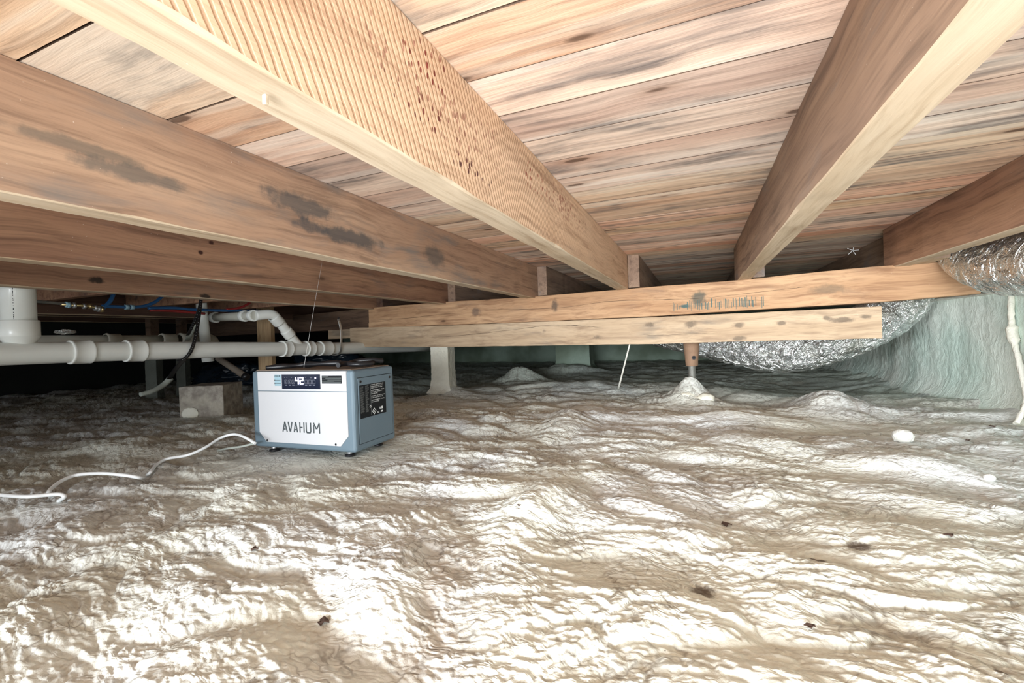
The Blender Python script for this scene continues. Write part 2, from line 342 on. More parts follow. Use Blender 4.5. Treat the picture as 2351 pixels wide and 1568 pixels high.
def lathe_along(p0, p1, prof, seg=28, org=(0, 0, 0)):
    """profile (t 0..1 along axis, radius)"""
    p0 = Vector(p0); p1 = Vector(p1); t = (p1 - p0).normalized()
    up = Vector((0, 0, 1)) if abs(t.z) < .9 else Vector((1, 0, 0)); n = (up - t * up.dot(t)).normalized(); b = t.cross(n)
    vs = []; fs = []
    for (s, r) in prof:
        for k in range(seg):
            a = 2 * math.pi * k / seg; vs.append(tuple(p0.lerp(p1, s) + n * r * math.cos(a) + b * r * math.sin(a) - Vector(org)))
    for i in range(len(prof) - 1):
        for k in range(seg):
            k2 = (k + 1) % seg; fs.append((i * seg + k, i * seg + k2, (i + 1) * seg + k2, (i + 1) * seg + k))
    me = bpy.data.meshes.new('lathe'); me.from_pydata(vs, [], fs); me.update(); smooth(me); return me
def text_me(s, size, bold=0.0, extrude=0.0, align='LEFT'):
    cu = bpy.data.curves.new('txt', 'FONT'); cu.body = s; cu.size = size; cu.offset = bold; cu.extrude = extrude; cu.align_x = align; cu.resolution_u = 2
    o = bpy.data.objects.new('txt', cu); COL.objects.link(o); bpy.context.view_layer.update()
    me = bpy.data.meshes.new_from_object(o.evaluated_get(bpy.context.evaluated_depsgraph_get()))
    bpy.data.objects.remove(o); me.materials.clear(); return me

# ---------------------------------------------------------------- numpy noise
def _hash(ix, iy, seed):
    h = (ix.astype(np.int64) * 374761393 + iy.astype(np.int64) * 668265263 + seed * 1274126177) & 0xffffffff
    h = ((h ^ (h >> 13)) * 1274126177) & 0xffffffff
    return ((h ^ (h >> 16)) & 0xffff) / 65535.0
def perlin(x, y, seed=0):
    ix = np.floor(x); iy = np.floor(y); fx = x - ix; fy = y - iy
    u = fx * fx * fx * (fx * (fx * 6 - 15) + 10); v = fy * fy * fy * (fy * (fy * 6 - 15) + 10)
    def g(a, b):
        an = _hash(ix + a, iy + b, seed) * 6.2831853
        return np.cos(an) * (fx - a) + np.sin(an) * (fy - b)
    return ((g(0, 0) * (1 - u) + g(1, 0) * u) * (1 - v) + (g(0, 1) * (1 - u) + g(1, 1) * u) * v) * 1.4
def fbm(x, y, o=3, seed=0):
    s = 0; a = 1; n = 0
    for i in range(o): s = s + a * perlin(x * 2 ** i, y * 2 ** i, seed + i * 17); n += a; a *= .5
    return s / n
def worley(x, y, seed=0, tilt=False):
    ix = np.floor(x); iy = np.floor(y); f1 = np.full(x.shape, 9.); f2 = np.full(x.shape, 9.); dy = np.zeros(x.shape)
    for a in (-1, 0, 1):
        for b in (-1, 0, 1):
            jx = ix + a + _hash(ix + a, iy + b, seed) ; jy = iy + b + _hash(ix + a, iy + b, seed + 99)
            d = (jx - x) ** 2 + (jy - y) ** 2
            if tilt: dy = np.where(d < f1, y - jy, dy)
            f2 = np.minimum(f2, np.maximum(f1, d)); f1 = np.minimum(f1, d)
    if tilt: return np.sqrt(f1), np.sqrt(f2), dy
    return np.sqrt(f1), np.sqrt(f2)
FZ = -0.41
MOUNDS = [  # x, y, height, sx, sy
    (-.03, 2.76, .10, .10, .10), (-.02, 2.70, .045, .17, .14), (-1.70, 2.92, .07, .14, .12), (-1.45, 3.7, .13, .2, .13),
    (-.9, 3.25, .06, .7, .3), (.60, 2.62, .085, .17, .2), (-.55, 2.0, .045, .09, .3), (-2.1, 3.3, -.09, .35, .5),
    (.65, 3.6, -.05, .4, .5), (-2.9, 2.3, -.06, .8, .35), (-1.28, 4.7, .10, .35, .25), (.35, 1.75, .03, .25, .12),
    (.55, 1.55, .035, .12, .09), (-.36, .98, .045, .07, .15), (-.5, .62, .03, .10, .12), (-2.2, 1.15, .03, .25, .12),
    (1.0, 1.7, .03, .14, .1), (.2, 2.3, .03, .18, .1)]
def floor_h(x, y, full=True):
    wx_ = x + .10 * fbm(x * 2.3, y * 2.3, 2, 5); wy_ = y + .10 * fbm(x * 2.3 + 9, y * 2.3, 2, 6)
    z = FZ + .026 * fbm(wx_ * 1.25, wy_ * 1.6, 3, 1)
    bil = np.abs(fbm(wx_ * 2.6, wy_ * 3.4, 2, 21)); z = z + .031 * np.minimum(bil * 1.7, .6) - .008
    broad = z.copy()
    f1, f2 = worley(wx_ * 3.6, wy_ * 5.2, 3); big_e = f2 - f1
    z = z + .017 * (np.clip(1 - f1 * f1, 0, 1)) - .014
    crack_shade = np.exp(-(big_e / .06) ** 2) * .5
    if full:
        w2x = wx_ + .035 * fbm(x * 8, y * 8, 2, 31); w2y = wy_ + .035 * fbm(x * 8 + 4, y * 8, 2, 32)
        g1, g2, gd = worley(w2x * 8.5, w2y * 15, 8, True)
        amt = np.clip(.65 + 1.1 * fbm(x * 1.7, y * 1.7, 2, 44), .15, 1.1)
        z = z + amt * (.0110 * np.clip(1 - g1 * g1, 0, 1) - .006 - .0075 * np.clip(gd, -.9, .9) * np.clip((g2 - g1) / .12, 0, 1))
        crack_shade = np.maximum(crack_shade, amt * np.exp(-((g2 - g1) / .085) ** 2) * .9)
        k1, k2, kd = worley((w2x + .3 * z) * 21, w2y * 40, 12, True)
        z = z + amt * (.0055 * np.clip(1 - k1 * k1, 0, 1) - .002 - .004 * np.clip(kd, -.9, .9) * np.clip((k2 - k1) / .15, 0, 1))
        crack_shade = np.maximum(crack_shade, amt * np.exp(-((k2 - k1) / .14) ** 2) * .7)
        z = z + .004 * np.abs(perlin(w2x * 30, w2y * 46, 77)) + .0016 * perlin(x * 90, y * 120, 78)
    for (mx, my, h, sx, sy) in MOUNDS:
        z = z + h * np.exp(-((x - mx) / sx) ** 2 - ((y - my) / sy) ** 2)
    # dish under the machine, fillet up the right wall
    d = np.sqrt(((x + 1.32) / .34) ** 2 + ((y - 1.33) / .2) ** 2)
    k = np.clip(1.45 - d, 0, .45) / .45; k = k * k * (3 - 2 * k)
    z = z * (1 - k * .85) + (-.408) * k * .85
    z = z + .05 * np.exp(-np.clip(1.22 - x, 0, 9) / .05)
    dirt = np.clip((.395 + FZ - broad + .012) * 22 + .0, 0, 1) if False else np.clip(.46 - (broad - FZ) * 30, 0, 1)
    return z, dirt, crack_shade
def fz(x, y):
    z, _, _ = floor_h(np.array([float(x)]), np.array([float(y)])); return float(z[0])

# ---------------------------------------------------------------- floor
def make_floor():
    c0 = math.atan2(0.925, -0.379)          # heading of the room's far end seen from the shooting spot
    dense = np.linspace(-math.radians(60), math.radians(60), 1250)
    coarse = np.linspace(math.radians(60), math.radians(300), 90)[1:-1]
    ang = np.concatenate([dense, coarse]) + c0
    u = np.linspace(0, 1, 640)
    r = (0.30 ** -0.45 + u * (10.5 ** -0.45 - 0.30 ** -0.45)) ** (-1 / 0.45)
    Rr, A = np.meshgrid(r, ang, indexing='ij')
    x = (Rr * np.cos(A)).ravel(); y = (Rr * np.sin(A)).ravel()
    # keep inside the crawl space
    x = np.clip(x, -6.5, 1.34); y = np.clip(y, -2.4, 7.0)
    z, dirt, crack_shade = floor_h(x, y)
    nr, na = Rr.shape
    co = np.stack([x, y, z], 1)
    co = np.vstack([co, [[0, 0, FZ]]]); dirt = np.append(dirt, 0); crack_shade = np.append(crack_shade, 0)
    i = np.arange(nr - 1)[:, None]; j = np.arange(na)[None, :]; j2 = (j + 1) % na
    q = np.stack([i * na + j + 0 * i, i * na + j2 + 0 * i, (i + 1) * na + j2, (i + 1) * na + j], -1).reshape(-1, 4)
    q = q[:, ::-1]
    # drop collapsed cells beyond the walls
    e = co[q]; ar = np.abs(np.cross(e[:, 2] - e[:, 0], e[:, 3] - e[:, 1])[:, 2]); q = q[ar > 1e-9]
    tri = np.stack([np.full(na, nr * na), np.arange(na), (np.arange(na) + 1) % na], 1)
    me = bpy.data.meshes.new('floor')
    nq, nt = len(q), len(tri)
    me.vertices.add(len(co)); me.vertices.foreach_set('co', co.ravel().astype(np.float32))
    me.loops.add(nq * 4 + nt * 3); me.loops.foreach_set('vertex_index', np.concatenate([q.ravel(), tri.ravel()]).astype(np.int32))
    me.polygons.add(nq + nt)
    ls = np.concatenate([np.arange(nq) * 4, nq * 4 + np.arange(nt) * 3]).astype(np.int32)
    me.polygons.foreach_set('loop_start', ls)
    me.polygons.foreach_set('use_smooth', np.ones(nq + nt, bool))
    me.update(calc_edges=True); me.validate()
    for nm, arr in (('dirt', dirt), ('crack_shade', crack_shade)):
        at = me.attributes.new(nm, 'FLOAT', 'POINT')
        if len(at.data) == len(arr): at.data.foreach_set('value', arr.astype(np.float32))
    n = np.zeros(len(me.polygons) * 3, np.float32); me.polygons.foreach_get('normal', n)
    if n.reshape(-1, 3)[:, 2].mean() < 0: me.flip_normals()
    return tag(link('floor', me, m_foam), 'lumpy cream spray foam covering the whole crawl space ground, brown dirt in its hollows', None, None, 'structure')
make_floor()

def wall_grid(name, fn, nu, nv, mat, kind='structure', label=None):
    vs = []; fs = []
    for i in range(nu):
        for j in range(nv): vs.append(fn(i / (nu - 1), j / (nv - 1)))
    for i in range(nu - 1):
        for j in range(nv - 1): fs.append((i * nv + j, (i + 1) * nv + j, (i + 1) * nv + j + 1, i * nv + j + 1))
    me = bpy.data.meshes.new(name); me.from_pydata(vs, [], fs); me.update(); smooth(me)
    return tag(link(name, me, mat), label, None, None, kind)
N3 = lambda *a: mn.noise(Vector(a))
def wr(u, v):
    y = 6.9 - u * 9.2; z = -.50 + v * .62
    yy = y + .04 * N3(0, y * 3, z * 3)
    d = .006 * N3(5, yy * 7, z * 1.3) + .002 * N3(8, yy * 24, z * 3) + .004 * N3(1, y * 45, z * 30) + .03 * N3(3, y * 1.3, z)
    x = 1.215 + d - (.045 if y < 2.36 else 0) * min(1, (2.36 - y) / .06 if y < 2.36 else 0)
    x -= .18 * max(0, (-.27 - z) / .23) ** 2.2
    return (x, y, z)
wall_grid('wall_right', wr, 520, 60, m_foamw, label='pale green spray foam wall along the right side')
def wb(u, v):
    x = -6.6 + u * 8.0; z = -.6 + v * 1.06
    return (x, 6.7 + .05 * N3(x * 2, 1, z * 4) + .02 * N3(x * 9, 4, z * 12), z)
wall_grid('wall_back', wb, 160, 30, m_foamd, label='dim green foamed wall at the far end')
def wl(u, v):
    y = -2.4 + u * 9.3; z = -.6 + v * 1.06
    return (-6.2 + .04 * N3(1, y * 2, z * 4), y, z)
wall_grid('wall_left', wl, 120, 20, m_dark, label='wall far to the left, near-black colour standing for shade')
# sill ledge above the right wall, and the rim behind it
bm = bmesh.new(); box_bm(bm, (1.34, 2.3, .118), (.30, 9.0, .012), .004); o = link('trim_1', bm_mesh(bm), m_foamc)
tag(o, 'thin pale ledge on top of the right wall', kind='structure')
bm = bmesh.new(); box_bm(bm, (1.36, 2.3, .285), (.04, 9.0, .33), 0); tag(link('trim_2', bm_mesh(bm), m_foamw), 'foamed rim band above the right wall ledge', kind='structure')

# raised bead of foam running down the right wall
pts = spline([(1.205, 2.50, .11), (1.20, 2.49, .0), (1.197, 2.475, -.08), (1.19, 2.42, -.2), (1.175, 2.36, -.32), (1.12, 2.31, -.40)], 10)
org = pts[0]
me = tube(pts, [.010 + .002 * N3(i * .7, 3, 1) + (.008 if 13 < i < 22 else 0) for i in range(len(pts))], 12, fn=lambda i, a: 1 + .35 * N3(i * .6, math.cos(a) * 2, math.sin(a) * 2), org=org)
tag(link('foam_bead', me, m_foamc, loc=org), 'thick white foam bead running down the green wall at right', 'foam')

# ---------------------------------------------------------------- ceiling planks
DZ = 0.45
ceil = empty('ceiling', (0, 0, DZ)); tag(ceil, 'subfloor of bare wooden planks laid across the joists', kind='structure')
edges = [-2.4]
y = .364 - .14 * 19
edges = []
while y < .36: edges.append(y); y += .14
edges += [.364, .576, .716, .853]
y = .853
while y < 6.9: y += .1395; edges.append(y)
JX = [-5.4, -4.75, -4.05, -3.3, -2.365, -1.68, -.98, -.39, .24, .88]
for k in range(len(edges) - 1):
    y0, y1 = edges[k], edges[k + 1]
    cuts = [-6.3] + ([random.choice(JX[1:-2])] if random.random() < .75 and not .3 < y0 < 1.2 else []) + [1.36]
    for a, b in zip(cuts[:-1], cuts[1:]):
        gap = random.choice([.002, .003, .004, .0045]); dz = random.uniform(-.0006, .0006)
        c = ((a + b) / 2, (y0 + y1) / 2, DZ + .0105 + dz)
        me = box_me((0, 0, 0), (b - a - .003, y1 - y0 - gap, .019))
        o = link('plank', me, [m_deck, m_oldwood], ceil)
        for pl in me.polygons: pl.material_index = 0 if pl.normal.z < -.5 else 1; o.location = (c[0], c[1], c[2] - DZ)  # aged dark sides, also painting shade into the plank gaps
me = box_me((0, 0, .03), (7.8, 9.6, .008)); o = link('gap_blocker', me, m_dark, ceil); o.location = (-2.5, 2.2, 0)  # added dark sheet, blocks light above the plank gaps

# ---------------------------------------------------------------- joists
def beam_mesh(x0, x1, y0, y1, z0, z1, org, seed, chips=True, ny=60, taper=None):
    """joist along Y with slightly wavy arrises; second slot is the paler underside"""
    vs = []; fs = []; org = Vector(org)
    for i in range(ny + 1):
        yy = y0 + (y1 - y0) * i / ny
        j = lambda k, a=.0016: a * N3(seed + k, yy * 14, k) + a * .6 * N3(seed - k, yy * 60, k)
        ch = .003 * max(0, N3(seed + 9, yy * 7, 2) - .15) * 4 if chips else 0
        zz = z0 + j(1) + (taper(yy) if taper else 0)
        b = .0022
        ring = [(x0 + j(2), yy, zz + b + ch), (x0 + b + ch + j(2), yy, zz), (x1 - b - ch * .8 + j(3), yy, zz + j(6, .0008)), (x1 + j(3), yy, zz + b + ch), (x1 + j(3), yy, z1), (x0 + j(2), yy, z1)]
        vs += [tuple(Vector(p) - org) for p in ring]
    for i in range(ny):
        for k in range(6):
            k2 = (k + 1) % 6; fs.append((i * 6 + k, (i + 1) * 6 + k, (i + 1) * 6 + k2, i * 6 + k2))
    fs.append(tuple(range(5, -1, -1))[::-1]); fs.append(tuple(ny * 6 + k for k in range(6))[::-1])
    me = bpy.data.meshes.new('joist'); me.from_pydata(vs, [], fs); me.update()
    return me
def joist(x0, x1, y0, y1, z0, mat, label, seed, group=None, name='floor_joist', taper=None):
    org = ((x0 + x1) / 2, y0, z0)
    me = beam_mesh(x0, x1, y0, y1, z0, DZ - .0005, org, seed, taper=taper)
    o = link(name, me, [mat, m_under], loc=org)
    for i in range(60):
        for k in (0, 1, 2): me.polygons[i * 6 + k].material_index = 1
    bm = bmesh.new(); bm.from_mesh(me); bmesh.ops.recalc_face_normals(bm, faces=bm.faces); bm.to_mesh(me); bm.free()
    return tag(o, label, 'joist', group)
def jt(sag): return lambda y: sag(y)
joist(-.425, -.36, -2.2, 2.83, .252, m_joistA, 'saw-marked joist with dark red mould specks across the picture middle', 3.1)
joist(.21, .272, -2.2, 2.83, .254, m_joistB, 'grey-streaked joist nearest on the right, pale underside', 8.4)
joist(-1.012, -.951, -2.2, 2.90, .243, m_joistC, 'wide joist at left with blackish mould patches on its face', 15.7)
joist(-1.712, -1.65, -2.2, 2.93, .250, m_joist, 'brown joist second from the pipes with two small knots', 22.9)
joist(-2.397, -2.335, -2.2, 3.0, .252, m_joist, 'lowest brown joist just above the white pipes with a big dark knot', 29.3)
joist(.848, .91, -2.2, 2.70, .258, m_joist, 'joist at the far right edge, foil duct pressed against it', 35.3)
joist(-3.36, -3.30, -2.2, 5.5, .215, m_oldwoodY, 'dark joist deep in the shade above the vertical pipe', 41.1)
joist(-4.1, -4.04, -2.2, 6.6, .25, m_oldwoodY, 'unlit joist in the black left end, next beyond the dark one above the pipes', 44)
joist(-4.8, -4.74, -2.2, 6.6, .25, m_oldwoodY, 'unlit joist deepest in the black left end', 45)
# lapped joists carrying on beyond the girder
for x, y0, s, w, lb in ((-.357, 2.70, 51, .062, 'joist end lapping the saw-marked joist behind the girder'), (-.949, 2.80, 55, .06, 'joist end lapping the mould-patched wide joist behind the girder'),
                  (-1.648, 2.84, 58, .06, 'joist end beside the two-knot joist behind the girder'), (.274, 2.63, 61, .06, 'joist end beside the grey-streaked right joist'),
                  (.915, 2.40, 64, .06, 'far joist lapping the one at the right edge'), (-2.333, 2.9, 67, .06, 'far joist lapping the lowest joist above the pipes')):
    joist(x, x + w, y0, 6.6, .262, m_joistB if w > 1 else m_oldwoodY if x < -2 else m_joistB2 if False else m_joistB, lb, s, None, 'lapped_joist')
# solid blocking between joists over the pipes
for k, (yy, lb) in enumerate(((1.2, 'brown blocking board nearest the large vertical pipe'), (1.72, 'brown blocking board behind the blue water pipe bend'), (2.2, 'brown blocking board above the white pipe elbow'))):
    me = box_me((0, 0, 0), (.895, .04, .19), .002); o = link('blocking_board', me, m_joist, loc=(-2.85, yy, .352)); tag(o, lb, 'board', 'blocking boards above the pipes')

# ---------------------------------------------------------------- girder
def girder(name, pts, depth, mat, label, cat, seed, group=None):
    """pts: (X, front Y, z bottom, z top) along X"""
    org = Vector((pts[0][0], pts[0][1], pts[0][2])); vs = []; fs = []; n = 0
    xs = np.array([p[0] for p in pts]); fine = np.linspace(xs[0], xs[-1], 90)
    for xx in fine:
        Y, a, b = (np.interp(xx, xs, [p[k] for p in pts]) for k in (1, 2, 3))
        j = lambda k: .0016 * N3(xx * 9, seed + k, 0) + .001 * N3(xx * 40, seed, k)
        c = .003
        ring = [(xx, Y + c, a + j(0)), (xx, Y + j(1), a + c + j(0)), (xx, Y + j(2), b - c + j(3)), (xx, Y + c, b + j(3)), (xx, Y + depth, b + j(3)), (xx, Y + depth, a + j(0))]
        vs += [tuple(Vector(p) - org) for p in ring]; n += 1
    for i in range(n - 1):
        for k in range(6):
            k2 = (k + 1) % 6; fs.append((i * 6 + k, (i + 1) * 6 + k, (i + 1) * 6 + k2, i * 6 + k2))
    fs.append(tuple(range(6))); fs.append(tuple((n - 1) * 6 + k for k in range(6)))
    me = bpy.data.meshes.new(name); me.from_pydata(vs, [], fs); me.update()
    bm = bmesh.new(); bm.from_mesh(me); bmesh.ops.recalc_face_normals(bm, faces=bm.faces); bm.to_mesh(me); bm.free()
    return tag(link(name, me, mat, loc=org), label, cat, group)
GY = lambda x: 2.66 - .09 * x
def gp(px, y_t, y_b, x=None):
    """front-face section of the girder seen at picture column px"""
    lo, hi = -5.0, 1.6
    for _ in range(50):
        mid = (lo + hi) / 2
        if wy(px, y_t, GY(mid)).x < mid: hi = mid
        else: lo = mid
    t = wy(px, y_t, GY(mid)); b = wy(px, y_b, GY(mid))
    return (t.x, GY(mid), b.z, t.z)
girder('girder_beam', [gp(*a) for a in ((845, 707, 753), (1000, 694, 747), (1212, 682, 739), (1500, 658, 726), (1700, 643, 713), (1800, 632, 707), (2003, 612, 695), (2250, 594, 674))], .14, m_girder,
       'upper girder beam running across under the joists, green scribbled stain', 'beam', 71)
girder('girder_beam', [gp(*a) for a in ((803, 752, 797), (1000, 748, 797), (1500, 728, 790), (1700, 719, 784), (2024, 703, 777))], .14, m_girder2,
       'lower pale girder beam with a sawn free end at right', 'beam', 83)
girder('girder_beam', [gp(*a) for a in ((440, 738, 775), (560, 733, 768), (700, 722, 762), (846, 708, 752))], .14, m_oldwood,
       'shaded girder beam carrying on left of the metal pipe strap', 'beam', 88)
a = wy(762, 757, 2.98); b = wy(822, 776, 2.98)
me = box_me((0, 0, 0), ((b - a).x, .13, (a - b).z), .002); o = link('shim_block', me, m_girder2, loc=((a.x + b.x) / 2, 3.0, (a.z + b.z) / 2)); tag(o, 'small pale shim block stepped under the dark girder beam end', 'wood block')

# ---------------------------------------------------------------- posts
def foam_post(name, x, y, z0, z1, w, d, yaw, mat, label, cat, flare=.05):
    vs = []; fs = []; n = 26; m = 40
    for i in range(n):
        z = z0 + (z1 - z0) * (i / (n - 1)) ** 1.2; h = z - z0
        fl = flare * math.exp(-h / .035)
        for k in range(m):
            a = 2 * math.pi * k / m; c, s = math.cos(a), math.sin(a)
            q = max(abs(c) / (w / 2), abs(s) / (d / 2)); X, Y = c / q, s / q
            L = math.hypot(X, Y); e = fl * (1 + .8 * N3(c * 2, s * 2, z * 25)) + .003 * N3(X * 60, Y * 60, z * 60)
            X += X / L * e; Y += Y / L * e
            vs.append((X * math.cos(yaw) - Y * math.sin(yaw), X * math.sin(yaw) + Y * math.cos(yaw), h))
    for i in range(n - 1):
        for k in range(m):
            k2 = (k + 1) % m; fs.append((i * m + k, i * m + k2, (i + 1) * m + k2, (i + 1) * m + k))
    fs.append(tuple((n - 1) * m + k for k in range(m)))
    me = bpy.data.meshes.new(name); me.from_pydata(vs, [], fs); me.update()
    return tag(link(name, me, mat, loc=(x, y, z0)), label, cat)
pc = wy(1013, 800, 2.90)
foam_post('foam_coated_post', pc.x, 2.92, fz(pc.x, 2.92) - .02, -.056, .135, .135, math.radians(8), m_foamc, 'square foam-coated post holding the lower beam behind the machine', 'post')
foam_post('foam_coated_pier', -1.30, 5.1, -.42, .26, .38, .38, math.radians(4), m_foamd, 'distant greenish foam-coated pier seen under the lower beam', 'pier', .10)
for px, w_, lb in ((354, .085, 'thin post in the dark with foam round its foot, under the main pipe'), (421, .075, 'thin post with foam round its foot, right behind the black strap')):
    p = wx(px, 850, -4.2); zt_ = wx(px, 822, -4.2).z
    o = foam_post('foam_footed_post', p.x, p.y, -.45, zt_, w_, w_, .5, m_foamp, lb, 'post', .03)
    me = box_me((0, 0, (.26 + zt_) / 2 + .45), (w_ * .8, w_ * .8, .26 - zt_ + .02), .002, rot=None); link('upper_post', me, m_oldwood, o)
a = wx(612, 800, -3.05)
me = box_me((0, 0, .37), (.115, .045, .76), .002, rot=Matrix.Rotation(.25, 3, 'Z')); o = link('wooden_stud', me, m_stud, loc=(a.x, a.y, -.45)); tag(o, 'upright light wood stud behind the pipe elbow', 'stud')

# steel jack post: screw, collar, foam boot
jx, jy = -.028, 2.78
jr = empty('jack_post', (jx, jy, -.36)); tag(jr, 'brown steel jack post under the lower beam, foam around its foot', 'jack post')
def jp(name, me, mat): o = link(name, me, mat, jr); return o
th = [(i / 60, .0185 + (.0022 if i % 2 else 0)) for i in range(61)]
jp('screw', lathe_along((0, 0, -.02), (0, 0, .17), th, 24), m_thread)
jp('collar', lathe_along((0, 0, .155), (0, 0, .288), [(0, 0), (0, .030), (.03, .033), (.45, .037), (.62, .040), (.64, .038), (.66, .040), (1, .043), (1, 0)], 32), m_rust)
me = lathe_along((.012, -.036, .205), (.012, -.044, .205), [(0, .011), (1, .011), (1, .006), (.4, .006), (.4, 0)], 16)
jp('pin_hole', me, m_black)
def blob(r, seed, sc=(1, 1, 1), sub=4, amp=.25, fr=9):
    bm = bmesh.new(); bmesh.ops.create_icosphere(bm, subdivisions=sub, radius=r)
    for v in bm.verts:
        n = v.co.normalized(); w = 1 + amp * abs(mn.noise(n * fr * .35 + Vector((seed, 0, 0)))) * 1.6 + amp * .3 * mn.noise(n * fr + Vector((seed, 3, 0)))
        v.co = Vector((n.x * sc[0], n.y * sc[1], n.z * sc[2])) * r * w
    me = bm_mesh(bm); smooth(me); return me
pr = [(0, .05), (.25, .046), (.5, .03), (.75, .027), (.93, .034), (1, .030)]
jp('foam_boot', lathe_along((0, 0, -.08), (0, 0, .022), pr, 26), m_foamc)
for k, (px, py, r) in enumerate(((1578, 912, .040), (1602, 925, .05), (1622, 915, .036), (1568, 936, .05), (1628, 942, .05), (1597, 948, .055), (1650, 958, .03))):
    p = wy(px, py, 2.66 - .012 * k); jp('foam_lump', blob(r * .95, k * 3.3, (1.15, 1, .8), 3, .2), m_foamc).location = p - jr.location

# ---------------------------------------------------------------- loose foam balls
for px, py, z, r, lb in ((2073, 1004, -.385, .026, 'smooth white foam ball on the floor before the right wall'), (2271, 1090, -.385, .010, 'small foam ball by the right edge')):
    p = wz(px, py, z); zf = fz(p.x, p.y)
    o = link('foam_ball', blob(r, px, (1.12, 1, .9), 4, .10, 6), m_ball, loc=(p.x, p.y, max(zf + r * .55, p.z - r * .3) if False else zf + r * .6)); tag(o, lb, 'foam ball')

# ---------------------------------------------------------------- main drain pipe
PXX = -2.492
dp = lambda y: Vector((PXX, y, .012 - .0115 * y if y < 1.2 else -.0018 - .027 * (y - 1.2)))
dr = empty('drain_pipe', dp(.2)); tag(dr, 'long white drain pipe running past behind the machine', 'pipe')
ys = [-1.2, .3, .86, 1.13, 1.5, 2.0, 2.8, 3.6, 4.1]
part('pipe_run', tube([dp(y) for y in ys], .0445, 36), m_pvc, dr)
def coup(y, L=.085, r=.0515, m=m_pvc, name='coupling'):
    a, b = dp(y - L / 2), dp(y + L / 2)
    part(name, lathe_along(a, b, [(0, .0445), (0, r - .001), (.03, r), (.10, r), (.12, r - .0008), (.88, r - .0008), (.9, r), (.98, r), (1, r - .001), (1, .0445)], 40), m, dr)
yat = lambda px, py=808: wx(px, py, PXX).y
for px in (184, 308): coup(yat(px), .075)
coup(yat(655), .06, .053); coup(yat(708), .06, .053); coup(yat(745), .10, .052)
ya = yat(690); yb = yat(604)
# wye branch: elbow up and back along the bay
P0 = dp(yat(692)); P1 = wx(676, 783, PXX); P2 = wx(655, 757, PXX + .0); P3 = wx(632, 728, PXX); P4 = wx(606, 719, PXX)
E0 = wx(604, 724, PXX); Emid = Vector((PXX - .0, E0.y - .05, E0.z + .004))
bpath = spline([P0, P1, P2, wx(637, 733, PXX), wx(622, 722, PXX), E0 + Vector((-.03, -.03, .0))], 8)
part('branch_pipe', tube(bpath, .031, 26), m_pvc, dr)
for (a, b) in ((P1.lerp(P2, .45), P1.lerp(P2, .95)), (wx(642, 742, PXX), wx(628, 727, PXX))):
    part('branch_hub', lathe_along(a, b, [(0, .031), (0, .0365), (.1, .038), (.9, .0365), (1, .0365), (1, .031)], 26), m_pvc, dr)
# far branch heading back to the left
S0 = bpath[-1]; S1 = wx(490, 729, -2.62 - .35)
part('branch_pipe', tube([S0, S0.lerp(S1, .5), S1], .027, 24), m_pvc2, dr)
for t_ in (.02, .22, .93):
    a = S0.lerp(S1, t_); b = S0.lerp(S1, t_ + .07); part('branch_hub', lathe_along(a, b, [(0, .027), (0, .035), (.15, .037), (.9, .034), (1, .034), (1, .027)], 26), m_pvc, dr)
# print on elbow and on pipe: small dark bars
def pipe_text(s, px0, py, size, rot=0):
    p = wx(px0, py, PXX + .046); me = text_me(s, size, .0004)
    o = link('pipe_print', me, m_ink, dr); o.location = p - dr.location; o.rotation_euler = (math.pi / 2, rot, math.pi / 2)
# metal strap hanger round the pipe
st = empty('pipe_strap', wx(777, 730, PXX + .055)); tag(st, 'bright metal strap hanging the drain pipe from the dark girder', 'strap')
yS = yat(770, 805)
top = wx(777, 731, PXX + .06); c = dp(yS)
sp = [top, Vector((PXX + .058, yS + .005, .09)), Vector((PXX + .056, yS, .02 + c.z))]
for k in range(9):
    a = math.radians(0 - k * 22.5); sp.append(c + Vector((.0545 * math.cos(a), -.002 * k, .0545 * math.sin(a))))
part('metal_band', tube(spline(sp, 4), 1, 10, flat=(.012, .0016)), m_galv, st)
part('screw_head', lathe_along(top + Vector((0, 0, .004)), top + Vector((.006, 0, .004)), [(0, 0), (0, .006), (1, .005), (1, 0)], 12), m_black, st)

# second pipe, lower left, behind the drain pipe
s2 = empty('waste_pipe', wx(85, 779, -3.0)); tag(s2, 'dusty thinner waste pipe just behind the main drain pipe', 'pipe')
a0 = wx(-60, 786, -3.0); a1 = wx(455, 780, -3.05)
part('pipe_run', tube([a0, a0.lerp(a1, .5), a1], .031, 26), m_pvc2, s2)
for px, r in ((258, .034), (385, .037), (428, .040)):
    a = wx(px - 16, 780, -3.0); b = wx(px + 16, 780, -3.0); part('coupling', lathe_along(a, b, [(0, .03), (0, r), (.1, r + .003), (.25, r), (1, r), (1, .03)], 26), m_pvc2, s2)
a = wx(470, 786, -3.05); part('sanitary_tee', blob(.075, 4, (1.2, 1.0, .8), 3, .02), m_pvc2, s2, a)
v0 = wx(463, 690, -2.85); v0 = Vector((v0.x, v0.y, .30)); vv = wx(470, 780, -2.95)
vp = empty('vertical_pipe', wx(470, 784, -2.95)); tag(vp, 'white upright pipe behind the black perforated strap', 'pipe')
part('pipe_run', tube([wx(461, 675, -2.92), wx(464, 720, -2.92), wx(472, 784, -2.94)], .031, 28), m_pvc, vp)
part('lower_stub', tube([wx(474, 800, -2.94), wx(478, 830, -2.94)], .034, 20), m_pvc, vp)
